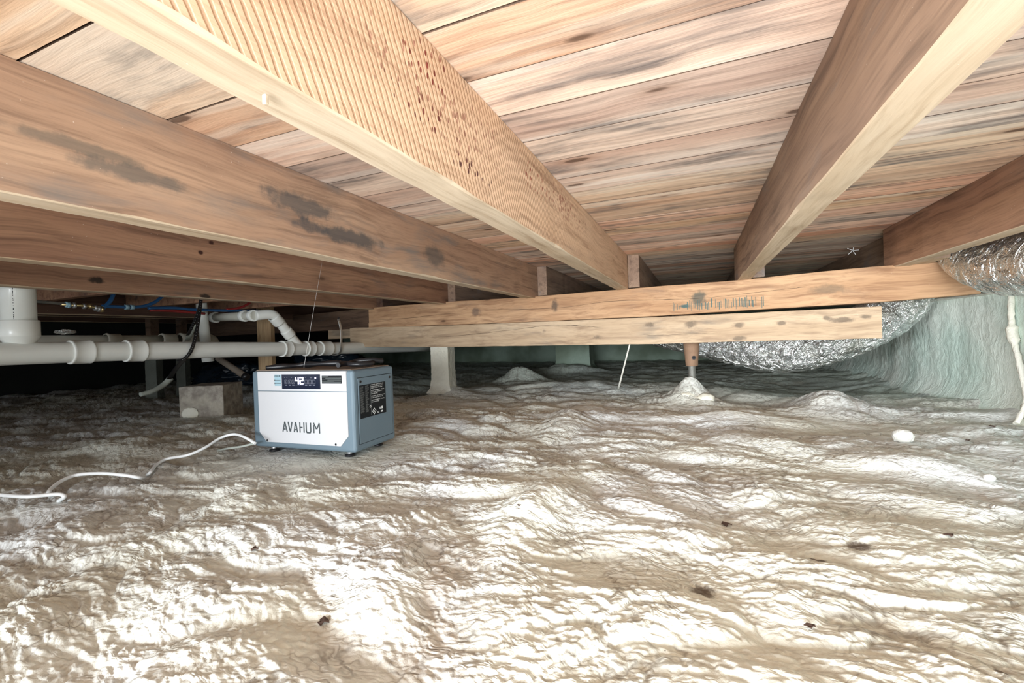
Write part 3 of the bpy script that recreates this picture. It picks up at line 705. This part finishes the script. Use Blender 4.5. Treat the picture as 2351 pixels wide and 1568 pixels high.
# large upright pipe at left edge
c1 = wx(44, 752, PXX - .02); zt = .40
lp = empty('vertical_pipe', (c1.x, c1.y, .05)); tag(lp, 'large white upright pipe at the left edge joining the drain pipe', 'pipe')
Rl = .057
part('pipe_run', tube([(c1.x, c1.y, .09), (c1.x, c1.y, .44)], Rl * .92, 44), m_pvc, lp)
part('coupling', lathe_along((c1.x, c1.y, .035), (c1.x, c1.y, .135), [(0, .042), (.10, .046), (.34, .060), (.36, .0605), (.97, .0605), (1, .058), (1, .05)], 44), m_pvc, lp)
me = text_me('SCH 40 PVC-1120', .0165, .0006); o = link('pipe_print', me, m_ink, lp)
n = Vector((-c1.x, -c1.y, 0)).normalized(); o.location = Vector((c1.x, c1.y, .26)) + n * (Rl * .92 + .0012) - lp.location + Vector((-.012, -.02, 0)) * .6
o.rotation_euler = (Matrix.Rotation(math.atan2(n.y, n.x) + math.pi / 2, 3, 'Z') @ Matrix.Rotation(math.pi / 2, 3, 'X') @ Matrix.Rotation(-math.pi / 2, 3, 'Z')).to_euler()

# black perforated strap over the drain pipe
bs = empty('perforated_strap', wx(457, 700, PXX + .03)); tag(bs, 'black perforated plastic strap looped under the drain pipe', 'strap')
sp = spline([wx(462, 685, PXX - .02), wx(459, 712, PXX + .0), wx(453, 752, PXX + .03), wx(446, 785, PXX + .05), wx(437, 808, PXX + .052), wx(424, 823, PXX + .03), wx(408, 829, PXX - .02)], 10)
part('strap_band', tube(sp, 1, 8, flat=(.0095, .0013)), m_black, bs)
sp2 = spline([wx(462, 685, PXX - .02), wx(458, 706, PXX - .04), wx(449, 732, PXX - .08), wx(440, 752, PXX - .12), wx(431, 770, PXX - .18)], 8)
part('strap_band', tube(sp2, 1, 8, flat=(.010, .0013)), m_black, bs)
bm = bmesh.new()
for s_ in (sp, sp2):
    for i in range(1, len(s_) - 6, 2):
        v = Vector((-s_[i].x, -s_[i].y, -s_[i].z)).normalized()
        bmesh.ops.create_icosphere(bm, subdivisions=1, radius=.0016, matrix=Matrix.Translation(s_[i] + v * .0035))
part('strap_holes', bm_mesh(bm), m_dot, bs)['kind'] = 'stuff'
sp = spline([wx(447, 745, -2.75), wx(430, 782, -2.85)], 4)
tag(link('grey_strap', tube(sp, 1, 8, flat=(.016, .002), org=sp[0]), m_strapw, loc=sp[0]), 'short grey strap slanting left of the upright pipe', 'strap')
sp = spline([wx(424, 824, -2.6), wx(405, 845, -2.75), wx(388, 870, -2.9)], 6)
tag(link('black_strap_tail', tube(sp, 1, 8, flat=(.014, .002), org=sp[0]), m_black, loc=sp[0]), 'black strap end dangling below the drain pipe', 'strap')
sp = spline([wx(392, 868, -3.0), wx(375, 884, -3.0), wx(350, 898, -2.98), wx(322, 906, -2.98)], 8)
tag(link('pipe_offcut', tube(sp, [.018 - .006 * i / len(sp) for i in range(len(sp))], 14, org=sp[0]), m_strapw, loc=sp[0]), 'pale curved tube poking out of the foam left of the block', 'tube')
sp = [wx(500, 822, -3.2), wx(560, 862, -3.0)]
pr_ = empty('wooden_pole', sp[0]); tag(pr_, 'round wooden pole leaning in the dark left of the machine', 'pole')
part('shaft', tube(sp, .022, 18), m_oldpole, pr_); part('black_grip', tube([sp[1], sp[1].lerp(sp[0], -.14)], .025, 18), m_black, pr_)

# water lines
def pex(name, pix, X, r, mat, label):
    sp = spline([wx(a, b, X if len(rest) == 0 else rest[0]) for a, b, *rest in pix], 8)
    return tag(link(name, tube(sp, r, 12, org=sp[0]), mat, loc=sp[0]), label, 'water pipe')
XP = -2.75
pex('water_pipe', [(262, 668), (255, 688), (243, 702), (232, 710)], XP, .0095, m_blue, 'blue water pipe bending down to the brass fitting')
pex('water_pipe', [(234, 703), (265, 704), (300, 705), (330, 703), (355, 694), (372, 681), (385, 672)], XP, .0085, m_blue, 'blue water pipe curving up beside the white crimp collars')
pex('water_pipe', [(340, 707), (400, 707), (450, 711), (520, 713), (600, 713)], XP - .03, .0085, m_blue, 'long straight blue water pipe passing behind the upright pipe')
pex('water_pipe', [(345, 712), (400, 714), (470, 720)], XP - .05, .008, m_red, 'dull red water pipe below the long blue one')
pex('water_pipe', [(520, 711), (548, 707), (566, 700), (578, 690)], XP - .03, .008, m_red, 'red water pipe bending up above the white elbow')
pex('water_pipe', [(82, 692), (110, 694), (150, 698)], XP, .007, m_thread, 'grey water pipe stub left of the brass fittings')
ft = empty('brass_fitting', wx(205, 702, XP)); tag(ft, 'row of brass valve fittings with crimp rings on the water pipe', 'fitting')
part('fitting_body', tube([wx(140, 699, XP), wx(200, 702, XP), wx(234, 709, XP)], .007, 14), m_brass, ft)
for px, py, r, m in ((153, 699, .013, m_crimp), (157, 700, .014, m_crimp), (170, 701, .014, m_galv), (193, 703, .013, m_galv), (206, 703, .013, m_brass), (219, 707, .014, m_galv), (226, 709, .015, m_galv), (233, 710, .015, m_brass)):
    a = wx(px - 3, py, XP); b = wx(px + 3, py, XP); part('crimp_ring', lathe_along(a, b, [(0, .006), (0, r), (1, r), (1, .006)], 18), m, ft)
cr = empty('crimp_collar', wx(295, 705, XP)); tag(cr, 'pair of pale blue crimp collars on the blue water pipe', 'fitting')
for px in (291, 303):
    a = wx(px - 4, 705, XP); b = wx(px + 4, 705, XP); part('collar_ring', lathe_along(a, b, [(0, .008), (0, .0135), (.5, .012), (1, .0135), (1, .008)], 18), m_crimp, cr)

# ---------------------------------------------------------------- foil ducts
def duct(name, ctrl, rads, label, seed, ridge=.035):
    pts = spline(ctrl, 26); n = len(pts)
    rr = np.interp(np.linspace(0, 1, n), np.linspace(0, 1, len(rads)), rads)
    def fn(i, a):
        k = i * .55 + a * .0
        return 1 + ridge * (abs(math.sin(i * .62 + .5 * N3(i * .05, a, seed))) - .5) + .05 * N3(i * .35, math.cos(a) * 1.6, math.sin(a) * 1.6 + seed) + .03 * N3(i * .9, math.cos(a) * 5, math.sin(a) * 5 + seed)
    return tag(link(name, tube(pts, [float(v) for v in rr], 64, fn=fn, org=pts[0]), m_foil, loc=pts[0]), label, 'duct')
duct('foil_duct', [(1.05, .75, .17), (1.06, 1.5, .175), (1.06, 2.0, .185), (1.06, 2.28, .205), (1.055, 2.50, .27), (1.055, 2.60, .36)], [.12, .12, .115, .10, .075, .05], 'shiny foil duct at the right edge tucked beside the joist', 3)
duct('foil_duct', [(-1.0, 4.3, .13), (-.45, 3.75, .06), (-.05, 3.42, -.02), (.22, 3.28, -.09), (.5, 3.18, -.14), (.78, 3.12, -.06), (1.0, 3.1, .06), (1.10, 3.08, .20)], [.13, .135, .14, .14, .14, .135, .12, .11], 'sagging foil duct passing below and behind the lower beam', 9)
duct('foil_duct', [(-2.9, 5.3, .06), (-2.3, 4.95, .03), (-1.9, 4.85, .06)], [.12, .125, .12], 'distant foil duct bottom peeping under the beam near the post', 14)

# ---------------------------------------------------------------- rod, block, cords
a = wy(1446, 789, 2.82); b = wy(1420, 892, 3.05)
tag(link('cream_rod', tube([a + Vector((0, 0, .03)), a, a.lerp(b, .8), b], [.0045, .0045, .0055, .0085], 12, org=b), m_rod, loc=b), 'thin cream rod slanting from the lower beam into the foam', 'rod')

bl = wz(413, 962, -.425); br = wz(514, 957, -.425)
yaw = math.atan2(br.y - bl.y, br.x - bl.x); wbk = (br - bl).length
bk = empty('concrete_block', bl.lerp(br, .5), yaw); tag(bk, 'weathered concrete block standing on the foam left of the machine', 'concrete block')
bm = bmesh.new(); box_bm(bm, (0, .12, .083), (wbk, .24, .22), .004)
bmesh.ops.subdivide_edges(bm, edges=[e for e in bm.edges if e.calc_length() > .05], cuts=8, use_grid_fill=True)
for v in bm.verts: v.co += Vector((mn.noise(v.co * 30), mn.noise(v.co * 30 + Vector((5, 0, 0))), mn.noise(v.co * 30 + Vector((9, 0, 0))))) * .0025
link('block_body', bm_mesh(bm), m_block, bk)
o = link('foam_splat', blob(.045, 21, (1.05, .15, .75), 4, .12), m_foamc, bk); o.location = (-.065, -.004, .03)

cz = lambda px, py, z: wz(px, py, z)
def cord(name, pix, r, mat, label):
    sp = spline([wz(*p) for p in pix], 14)
    out = []
    for p in sp:
        out.append(p)
    return tag(link(name, tube(out, r, 12, org=out[0]), mat, loc=out[0]), label, 'cord')
cord('white_cord', [(586, 1018, -.350), (560, 1003, -.330), (536, 997, -.325), (505, 1006, -.335), (470, 1028, -.355), (430, 1045, -.37), (385, 1053, -.378), (360, 1066, -.385), (345, 1085, -.395), (336, 1092, -.41)], .0048, m_cord, 'white cord looping out of the machine towards the left')
cord('white_cord', [(330, 1098, -.402), (322, 1097, -.382), (285, 1091, -.368), (235, 1087, -.362), (180, 1090, -.364), (145, 1102, -.368), (122, 1118, -.376), (112, 1130, -.385), (118, 1142, -.41)], .0050, m_cord, 'white cord arching over the foam in the left foreground')
cord('white_cord', [(135, 1150, -.400), (148, 1141, -.385), (138, 1135, -.378), (110, 1136, -.375), (60, 1140, -.372), (0, 1136, -.37), (-70, 1128, -.37)], .0050, m_cord, 'white cord end leaving the picture at left')
cord('white_cord', [(584, 1018, -.36), (555, 1025, -.372), (520, 1030, -.386), (500, 1034, -.40)], .004, m_strapw, 'dusty thin cord lying under the white one beside the machine')

# ---------------------------------------------------------------- dehumidifier
DW, DD, DH = .475, .237, .288
dh = empty('dehumidifier', (-1.5768, 1.2131, -.385), .0358)
tag(dh, 'white and blue-grey dehumidifier with lit display standing on the foam', 'dehumidifier')
def dpart(name, me, mat, label=None, loc=None, par=None):
    o = link(name, me, mat, par or dh)
    if loc: o.location = loc
    if label: o['label'] = label
    return o
def pu(px, py):  # picture point on the front face -> local (x, z)
    d = ray(px, py); y0 = Vector((-1.5768, 1.2131, 0)); c, s = math.cos(.0358), math.sin(.0358)
    nrm = np.array([s, -c, 0]); t = nrm @ np.array([y0.x, y0.y, 0]) / (nrm @ d); p = d * t
    return ((p[0] - y0.x) * c + (p[1] - y0.y) * s, p[2] + .385)
def ps(px, py):  # picture point on the right side face -> local (y, z)
    d = ray(px, py); c, s = math.cos(.0358), math.sin(.0358); o = np.array([-1.5768 + DW * c, 1.2131 + DW * s, 0])
    nrm = np.array([c, s, 0]); t = nrm @ o / (nrm @ d); p = d * t - o
    return (-p[0] * s + p[1] * c, p[2] + .385)
bm = bmesh.new(); vs = box_bm(bm, (DW / 2, DD / 2, DH / 2), (DW, DD, DH), .011, seg=3)
me = bm_mesh(bm); dpart('casing', me, m_case)
def prism(poly, y0, y1):
    bm = bmesh.new(); f = [bm.verts.new((x, y0, z)) for x, z in poly]; b = [bm.verts.new((x, y1, z)) for x, z in poly]
    bm.faces.new(f); bm.faces.new(b[::-1]); n = len(poly)
    for i in range(n): bm.faces.new((f[i], b[i], b[(i + 1) % n], f[(i + 1) % n]))
    bmesh.ops.recalc_face_normals(bm, faces=bm.faces)
    es = [e for e in bm.edges if all(abs(v.co.y - y0) < 1e-6 for v in e.verts)]
    bmesh.ops.bevel(bm, geom=es, offset=.0012, segments=1, affect='EDGES'); return bm_mesh(bm)
xl, _ = pu(594, 900); xr, _ = pu(797, 900); _, zs = pu(700, 898.5); _, zb = pu(612, 1014); _, zbr = pu(780, 1024)
zb = (zb + zbr) / 2; chx, chz = pu(594, 995); zc = chz; cut = .036
zt_ = DH - .002
dpart('lower_front_panel', prism([(xl, zs - .0012), (xr, zs - .0012), (xr, zb + .036), (xr - .034, zb), (xl + .034, zb), (xl, zb + .036)], -.004, .004), m_panel)
dpart('upper_front_panel', prism([(xl, zt_), (xr, zt_), (xr, zs + .0012), (xl, zs + .0012)], -.004, .004), m_panel)
dpart('top_plate', box_me((DW / 2, DD / 2, DH + .001), (DW - .03, DD - .02, .004), .001), m_top, 'dusty brown top plate')
def bars(rects, y, th=.0005):
    bm = bmesh.new()
    for (x0, z0, x1, z1) in rects: box_bm(bm, ((x0 + x1) / 2, y, (z0 + z1) / 2), (abs(x1 - x0), th, abs(z1 - z0)))
    return bm_mesh(bm)
# control panel
ax, az = pu(649, 859.5); bx, bz = pu(738, 893)
cp = dpart('control_panel', prism([(ax, az), (bx, az), (bx, bz), (ax, bz)], -.0065, -.003), m_screen)
pw_ = bx - ax; ph_ = az - bz; mx = (ax + bx) / 2; mz = (az + bz) / 2
def seg_digit(x, z, w, h, on, t=.0042):
    sg = {'a': (x, z + h - t, x + w, z + h), 'g': (x, z + h / 2 - t / 2, x + w, z + h / 2 + t / 2), 'd': (x, z, x + w, z + t),
          'f': (x, z + h / 2, x + t, z + h), 'b': (x + w - t, z + h / 2, x + w, z + h), 'e': (x, z, x + t, z + h / 2), 'c': (x + w - t, z, x + w, z + h / 2)}
    return [sg[k] for k in on]
dw = .0165; dh_ = .026
o = dpart('lit_digits', bars(seg_digit(mx - .023, mz - .009, dw, dh_, 'fgbc') + seg_digit(mx - .002, mz - .009, dw, dh_, 'abged'), -.0071, .0012), m_lcd, 'glowing number 42', None, cp)
dpart('power_light', bars([(bx - .022, az - .016, bx - .016, az - .010)], -.0071, .001), m_lcd, 'glowing white power light', None, cp)
rc = []
for k, xx in enumerate((-.068, -.050, -.0335, .026, .044, .062)):
    x0 = mx + xx - .0062; x1 = x0 + .0135; z0 = mz - .008; z1 = z0 + .0145; t_ = .0009
    rc += [(x0, z0, x1, z0 + t_), (x0, z1 - t_, x1, z1), (x0, z0, x0 + t_, z1), (x1 - t_, z0, x1, z1)]
    rc.append((x0 + .0015, z0 - .006, x1 - .0015, z0 - .0042))
    if k < 5: rc += [(x0 + .0045, z0 + .004, x0 + .009, z0 + .0052), (x0 + .0058, z0 + .004, x0 + .0072, z0 + .0105)]
for xx in (-.075, -.064, -.042, .022): rc.append((mx + xx, az - .0115, mx + xx + .004, az - .0098))
rc.append((mx - .024, mz - .0125, mx + .016, mz - .0118)); rc.append((mx + .045, az - .0135, mx + .056, az - .0120))
dpart('button_icons', bars(rc, -.0068), m_icon, None, None, cp)
# stickers on the front
sx, sz = pu(631.5, 859.5); ex, ez = pu(648.5, 886)
sk = dpart('blue_sticker', prism([(sx, sz), (ex, sz), (ex, ez), (sx, ez)], -.0046, -.0038), m_sticker, 'pale blue information sticker')
me = text_me('AVAHUM', .0085, .0002); o = dpart('sticker_text', me, m_dkblue, None, (sx + .002, -.0048, sz - .009), sk); o.rotation_euler = (math.pi / 2, 0, 0); o.scale = (.78, 1, 1)
dpart('sticker_lines', bars([(sx + .006, sz - .0225, ex - .004, sz - .021), (sx + .006, sz - .034, ex - .002, sz - .0325), (sx + .001, sz - .024, sx + .0045, sz - .0195), (sx + .001, sz - .0355, sx + .0045, sz - .031)], -.0048), m_dkblue, None, None, sk)
sx, sz = pu(740, 862); ex, ez = pu(787, 881)
sk = dpart('black_sticker', prism([(sx, sz), (ex, sz), (ex, ez), (sx, ez)], -.0046, -.0038), m_labelbk, 'black printed sticker')
rc = []; hh = sz - ez
for k, (a, b) in enumerate(((.03, .35), (.03, .97), (.2, .97), (.03, .95), (.3, .97), (.03, .6), (.03, .96), (.1, .9))):
    z_ = sz - hh * (.09 + k * .115)
    rc.append((sx + a * (ex - sx), z_ - hh * .03, sx + b * (ex - sx), z_ + hh * .015))
dpart('sticker_lines', bars(rc, -.0048), m_labelg, None, None, sk)
# stencil lettering
lx0, lz0 = pu(651, 988); lx1, lz1 = pu(736, 967)
LT = {'A': [((0, 0), (.36, .72)), ((.40, .80), (.5, 1)), ((.5, 1), (1, 0)), ((.3, .26), (.62, .26))],
      'V': [((0, 1), (.45, .04)), ((.55, .04), (1, 1))],
      'A2': [((0, 0), (.46, 1)), ((.54, 1), (1, 0)), ((.3, .24), (.58, .24))],
      'H': [((0, 0), (0, 1)), ((.13, .5), (.62, .5)), ((1, 0), (1, .30)), ((1, .30), (1, 1))],
      'U': [((0, 1), (0, .16)), ((0, .16), (.14, 0)), ((.14, 0), (.86, 0)), ((.86, 0), (1, .16)), ((1, .16), (1, 1))],
      'M': [((0, 0), (0, .78)), ((0, 1), (.46, .42)), ((.54, .42), (1, 1)), ((1, .88), (1, 0))]}
LH = .036; LSP = ((0, .14), (.15, .28), (.307, .42), (.465, .596), (.633, .773), (.829, 1.0))
bm = bmesh.new()
LSP = [(a + .012, b - .012) for a, b in LSP]
for i, ch in enumerate(('A', 'V', 'A2', 'H', 'U', 'M')):
    for (p, q) in LT[ch]:
        la, lb_ = LSP[i]; lw_ = lx1 - lx0; x0 = lx0 + (la + p[0] * (lb_ - la)) * lw_; x1 = lx0 + (la + q[0] * (lb_ - la)) * lw_; z0 = lz0 - .003 + p[1] * LH; z1 = lz0 - .003 + q[1] * LH
        L = math.hypot(x1 - x0, z1 - z0); an = math.atan2(z1 - z0, x1 - x0)
        box_bm(bm, ((x0 + x1) / 2, -.0044, (z0 + z1) / 2), (L + .001, .0012, .0048), rot=Matrix.Rotation(-an, 3, 'Y'))
dpart('brand_lettering', bm_mesh(bm), m_dkblue, 'dark stencil lettering')
def disc_y(x, z, r, y0, y1): return lathe_along((x, y0, z), (x, y1, z), [(0, 0), (0, r * .9), (.3, r), (1, r), (1, 0)], 16)
for px, py in ((616, 1010.5), (773, 1020)):
    x_, z_ = pu(px, py); dpart('screw', disc_y(x_, z_, .0042, -.0052, -.003), m_black)
# side panel
y0_, z0_ = ps(824, 868); y1_, z1_ = ps(898, 857); _, zb0 = ps(824, 1022); yb1, zb1 = ps(898, 991)
y0_ = .022; y1_ = DD - .020; ztop = DH - .030; zbot = .026
def side_box(y0, z0, y1, z1, x0, x1, bev=.0008): return box_me(((x0 + x1) / 2 + DW, (y0 + y1) / 2, (z0 + z1) / 2), (x1 - x0, y1 - y0, z1 - z0), bev, seg=1)
dpart('side_panel_joint', side_box(y0_ - .0018, zbot - .0018, y1_ + .0018, ztop + .0018, -.002, .0006, 0), m_labelbk, 'thin dark joint round the side panel')
dpart('side_panel', side_box(y0_, zbot, y1_, ztop, -.001, .0022), m_case)
for yy in (y0_ + .013, y1_ - .012):
    me = lathe_along((DW + .002, yy, ztop - .013), (DW + .0036, yy, ztop - .013), [(0, 0), (0, .005), (1, .0045), (1, 0)], 16); dpart('screw', me, m_black)
ly0, lz0s = ps(826, 950); ly1, lz1s = ps(887, 872)
ly0, ly1 = y0_ + .006, y1_ - .040; lzt = ztop - .026; lzb = lzt - .118
lb = dpart('warning_label', side_box(ly0, lzb, ly1, lzt, .002, .0030, 0), m_labelbk, 'black warning label with white print')
def stext(s, size, y, z, mat, bold=.0002, sx=1.0):
    me = text_me(s, size, bold); o = link('label_text', me, mat, lb); o.location = (DW + .0033, y, z); o.rotation_euler = (math.pi / 2, 0, math.pi / 2); o.scale = (sx, 1, 1); return o
ymid = ly0 + (ly1 - ly0) * .40; lh = (lzt - lzb)
lines = ['WARNING - Risk Of Fire Flammable', 'Refrigerant Used. To Be Repaired', 'Only By Trained Personnel.', None, 'AVERTISSEMENT - Risque', "D'incendie Refrigerant", 'Inflammable Utilise.', None, 'WARNING - Do Not Disconnect', 'Under Load. See Manual.', None, 'AVERTISSEMENT - Ne Pas', 'Debrancher En Charge.']
zz = lzt - .0065
for s in lines:
    if s: stext(s, .0054, ymid + .003, zz, m_labelw, .00005, (ly1 - ymid - .005) / (len(s) * .0056 * .52) if len(s) > 21 else .9); zz -= .0058
    else: zz -= .0035
rc = []
def sbars(rects, mat, name='label_print'):
    bm = bmesh.new()
    for (a, b, c, d) in rects: box_bm(bm, (DW + .0032, (a + c) / 2, (b + d) / 2), (.0004, abs(c - a), abs(d - b)))
    link(name, bm_mesh(bm), mat, lb)
for k in range(26):
    z_ = lzt - .005 - k * .0037
    rc.append((ly0 + .003, z_, ly0 + .003 + random.uniform(.012, .024), z_ - .0013)); rc.append((ly0 + .031, z_, ly0 + .031 + random.uniform(.008, .020), z_ - .0013))
sbars(rc, m_labelg); sbars([(ymid, lzb + .003, ymid + .0009, lzt - .003)], m_labelg)
def diamond(y, z, ry, rz, hole=.62):
    vs = [(DW + .0034, y + ry * c, z + rz * s) for c, s in ((0, 1), (1, 0), (0, -1), (-1, 0))] + [(DW + .0034, y + ry * hole * c, z + rz * hole * s) for c, s in ((0, 1), (1, 0), (0, -1), (-1, 0))]
    me = bpy.data.meshes.new('d'); me.from_pydata(vs, [], [(i, (i + 1) % 4, 4 + (i + 1) % 4, 4 + i) for i in range(4)]); link('flame_diamond', me, m_labelw, lb)
diamond(ymid + .017, lzb + .016, .012, .0125, .7); diamond(ymid - .004, lzb + .036, .005, .0055, .5)
sbars([(ymid + .0155, lzb + .012, ymid + .0185, lzb + .019), (ymid + .034, lzb + .010, ymid + .044, lzb + .012), (ymid + .036, lzb + .006, ymid + .046, lzb + .008), (ymid + .050, lzb + .018, ymid + .054, lzb + .026), (ymid + .060, lzb + .018, ymid + .068, lzb + .027), (ymid + .056, lzb + .006, ymid + .069, lzb + .012)], m_labelw)
# feet
for x_, y_ in ((.062, .035), (DW - .055, .035), (.062, DD - .04), (DW - .055, DD - .04)):
    w = dh.matrix_basis @ Vector((x_, y_, 0)); zf = fz(w.x, w.y) + .385
    me = lathe_along((x_, y_, min(zf, -.015) + .001), (x_, y_, .003), [(0, 0), (0, .017), (.25, .018), (.32, .010), (.33, .0075), (1, .0075)], 20)
    f_ = dpart('foot', me, m_black)
    me = lathe_along((x_, y_, -.012), (x_, y_, -.005), [(0, .007), (0, .010), (1, .010), (1, .007)], 6); link('levelling_nut', me, m_galv, f_)

# black things lying on top of the machine
c_, s_ = math.cos(.0358), math.sin(.0358)
def loc2w(x, y, z): return Vector((-1.5768 + x * c_ - y * s_, 1.2131 + x * s_ + y * c_, -.385 + z))
sp = spline([loc2w(*p) for p in ((.36, .06, .303), (.355, .10, .305), (.38, .15, .305), (.42, .17, .309), (.455, .13, .305), (.44, .08, .304), (.40, .075, .306), (.39, .12, .312), (.44, .15, .315), (.46, .19, .309))], 8)
tag(link('black_hose', tube(sp, .009, 14, org=sp[0]), m_black, loc=sp[0]), 'black ribbed hose coil on the right top of the machine', 'hose')
sp = spline([loc2w(*p) for p in ((.03, .04, .298), (.08, .08, .30), (.13, .13, .302), (.19, .14, .304), (.25, .17, .304), (.30, .20, .302))], 8)
tag(link('black_hose', tube(sp, [.008 + .004 * math.sin(i * .25) ** 2 for i in range(len(sp))], 12, org=sp[0]), m_black, loc=sp[0]), 'black cable bundle on the left top of the machine', 'cable')

# ---------------------------------------------------------------- dark clutter at the back left
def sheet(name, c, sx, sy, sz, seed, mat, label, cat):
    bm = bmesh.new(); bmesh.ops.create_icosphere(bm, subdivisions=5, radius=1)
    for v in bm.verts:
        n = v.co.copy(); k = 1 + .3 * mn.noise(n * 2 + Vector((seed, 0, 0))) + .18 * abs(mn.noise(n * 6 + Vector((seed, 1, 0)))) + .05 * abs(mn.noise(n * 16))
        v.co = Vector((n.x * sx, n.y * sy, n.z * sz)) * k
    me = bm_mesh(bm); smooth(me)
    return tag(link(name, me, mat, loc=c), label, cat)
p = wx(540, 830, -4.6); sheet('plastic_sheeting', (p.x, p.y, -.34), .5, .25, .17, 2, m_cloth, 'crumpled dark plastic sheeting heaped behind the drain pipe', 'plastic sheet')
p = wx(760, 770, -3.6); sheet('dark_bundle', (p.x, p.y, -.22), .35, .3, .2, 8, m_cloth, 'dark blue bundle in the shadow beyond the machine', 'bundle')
p = wx(150, 762, -3.0); sheet('foil_scrap', (p.x, p.y, p.z), .022, .04, .012, 5, m_foil, 'glinting foil scrap lying on the dusty waste pipe', 'foil scrap')

# ---------------------------------------------------------------- debris and webs
def chip(px, py, r, label, name='dead_leaf', cat='leaf'):
    p = wz(px, py, -.40); zf = fz(p.x, p.y); bm = bmesh.new()
    n = 9; vs = [bm.verts.new((r * (1 + .45 * math.sin(k * 2.1 + px)) * math.cos(2 * math.pi * k / n), r * .7 * (1 + .4 * math.sin(k * 1.7 + py)) * math.sin(2 * math.pi * k / n), .25 * r * math.sin(k * 2.5))) for k in range(n)]
    f = bm.faces.new(vs); e = bmesh.ops.extrude_face_region(bm, geom=[f]); bmesh.ops.translate(bm, vec=(0, 0, .0012), verts=[v for v in e['geom'] if isinstance(v, bmesh.types.BMVert)])
    bmesh.ops.recalc_face_normals(bm, faces=bm.faces)
    o = link(name, bm_mesh(bm), m_leaf, loc=(p.x, p.y, zf + .003)); tag(o, label, cat)
chip(1666, 1190, .009, 'dry brown leaf scrap standing up in the middle right foreground')
chip(2280, 990, .010, 'dark leaf scrap in the dip before the right wall')
chip(2222, 1008, .006, 'small dark leaf scrap just left of the dip before the right wall')
chip(1192, 1188, .005, 'tiny dark chip in the centre foreground', 'dirt_chip', 'chip')
chip(585, 1265, .008, 'dark chip lying below the machine in the left foreground', 'dirt_chip', 'chip')
chip(2180, 1238, .007, 'dark chip in the right foreground', 'dirt_chip', 'chip')
chip(742, 1398, .009, 'dark chip in the lower left hollow', 'dirt_chip', 'chip')
chip(1860, 1437, .006, 'dark chip near the bottom right', 'dirt_chip', 'chip')
def web(pts, label):
    sp = spline(pts, 6); tag(link('cobweb_strand', tube(sp, .0005, 5, org=sp[0]), m_web, loc=sp[0]), label, 'cobweb')
web([wx(740, 600, -1.64), wx(722, 700, -1.5), wy(697, 848, 1.33)], 'long cobweb thread hanging from the two-knot joist to the machine')
lt = wx(1958, 573, .55) if False else wy(1958, 575, 3.2)
bm = bmesh.new()
for k in range(5):
    a = k * 1.3; d = Vector((math.cos(a), .2, math.sin(a))) * .03; box_bm(bm, d / 2, (.03, .002, .003), rot=Matrix.Rotation(-a, 3, 'Y'))
o = link('lint_tuft', bm_mesh(bm), m_web, loc=lt); tag(o, 'star-shaped white lint tuft hanging near the right joists', 'lint')
p = Vector((-.418, .375, .249)); p = wz(609, 222, .246)
me = box_me((0, 0, -.003), (.005, .004, .010), .001); tag(link('wood_splinter', me, m_under, loc=p), 'pale splinter hanging from the saw-marked joist underside', 'splinter')

# dark green marker strokes on the upper beam
gb = bpy.data.objects['girder_beam']
bm = bmesh.new()
for k in range(46):
    px = 1545 + k * 4.6 + random.uniform(-1.5, 1.5); y0 = 697 + random.uniform(-6, 6) - k * .35; y1 = 714 - k * .16 + random.uniform(-6, 1)
    if random.random() < .2: continue
    a = wy(px, y0, 2.6); Y = GY(a.x) - .0010; a = wy(px, y0, Y); b = wy(px + 1.5, y1, Y)
    box_bm(bm, ((a.x + b.x) / 2, Y, (a.z + b.z) / 2), (random.uniform(.0018, .0045), .0012, abs(a.z - b.z)), rot=None)
me = bm_mesh(bm); o = link('marker_strokes', me, plain('green_marker', (.05, .11, .105), .7), gb); o.location = -gb.location
o['kind'] = 'stuff'

def crack_shade(beam_name, pix, w, label=None):
    """thin drying split lying in the front face of a beam"""
    bo = bpy.data.objects[beam_name]; P = []
    for px, py in pix:
        a = wy(px, py, 2.6); a = wy(px, py, GY(a.x)); P.append(a)
    P = spline(P, 10); vs = []; fs = []
    for i, q in enumerate(P):
        h = w * (.25 + abs(N3(i * .35, 2, pix[0][0]))) * min(1, i / 4, (len(P) - 1 - i) / 4 + .1)
        dz = .0015 * N3(i * .5, 7, pix[0][1])
        for yy, zz in ((-.0025, h + dz), (-.0025, -h + dz), (.004, dz)): vs.append((q.x - bo.location.x, q.y + yy - bo.location.y, q.z + zz - bo.location.z))
    for i in range(len(P) - 1):
        for k in range(3): fs.append((i * 3 + k, i * 3 + (k + 1) % 3, i * 3 + 3 + (k + 1) % 3, i * 3 + 3 + k))
    me = bpy.data.meshes.new('split'); me.from_pydata(vs, [], fs); me.update(); link('drying_split', me, m_crack, bo)
m_crack = plain('split_shadow_wood', (.05, .03, .02), .9)
crack_shade('girder_beam', [(1090, 712), (1200, 710), (1290, 706), (1400, 692), (1520, 688), (1620, 684), (1800, 664), (1860, 658)], .0016)
crack_shade('girder_beam', [(850, 735), (930, 731), (1010, 722), (1060, 719)], .0014)
crack_shade('girder_beam.001', [(985, 775), (1060, 770), (1180, 757), (1260, 747), (1330, 748), (1380, 752)], .0018)
crack_shade('girder_beam.001', [(1470, 768), (1520, 770), (1590, 766), (1660, 767)], .0014)
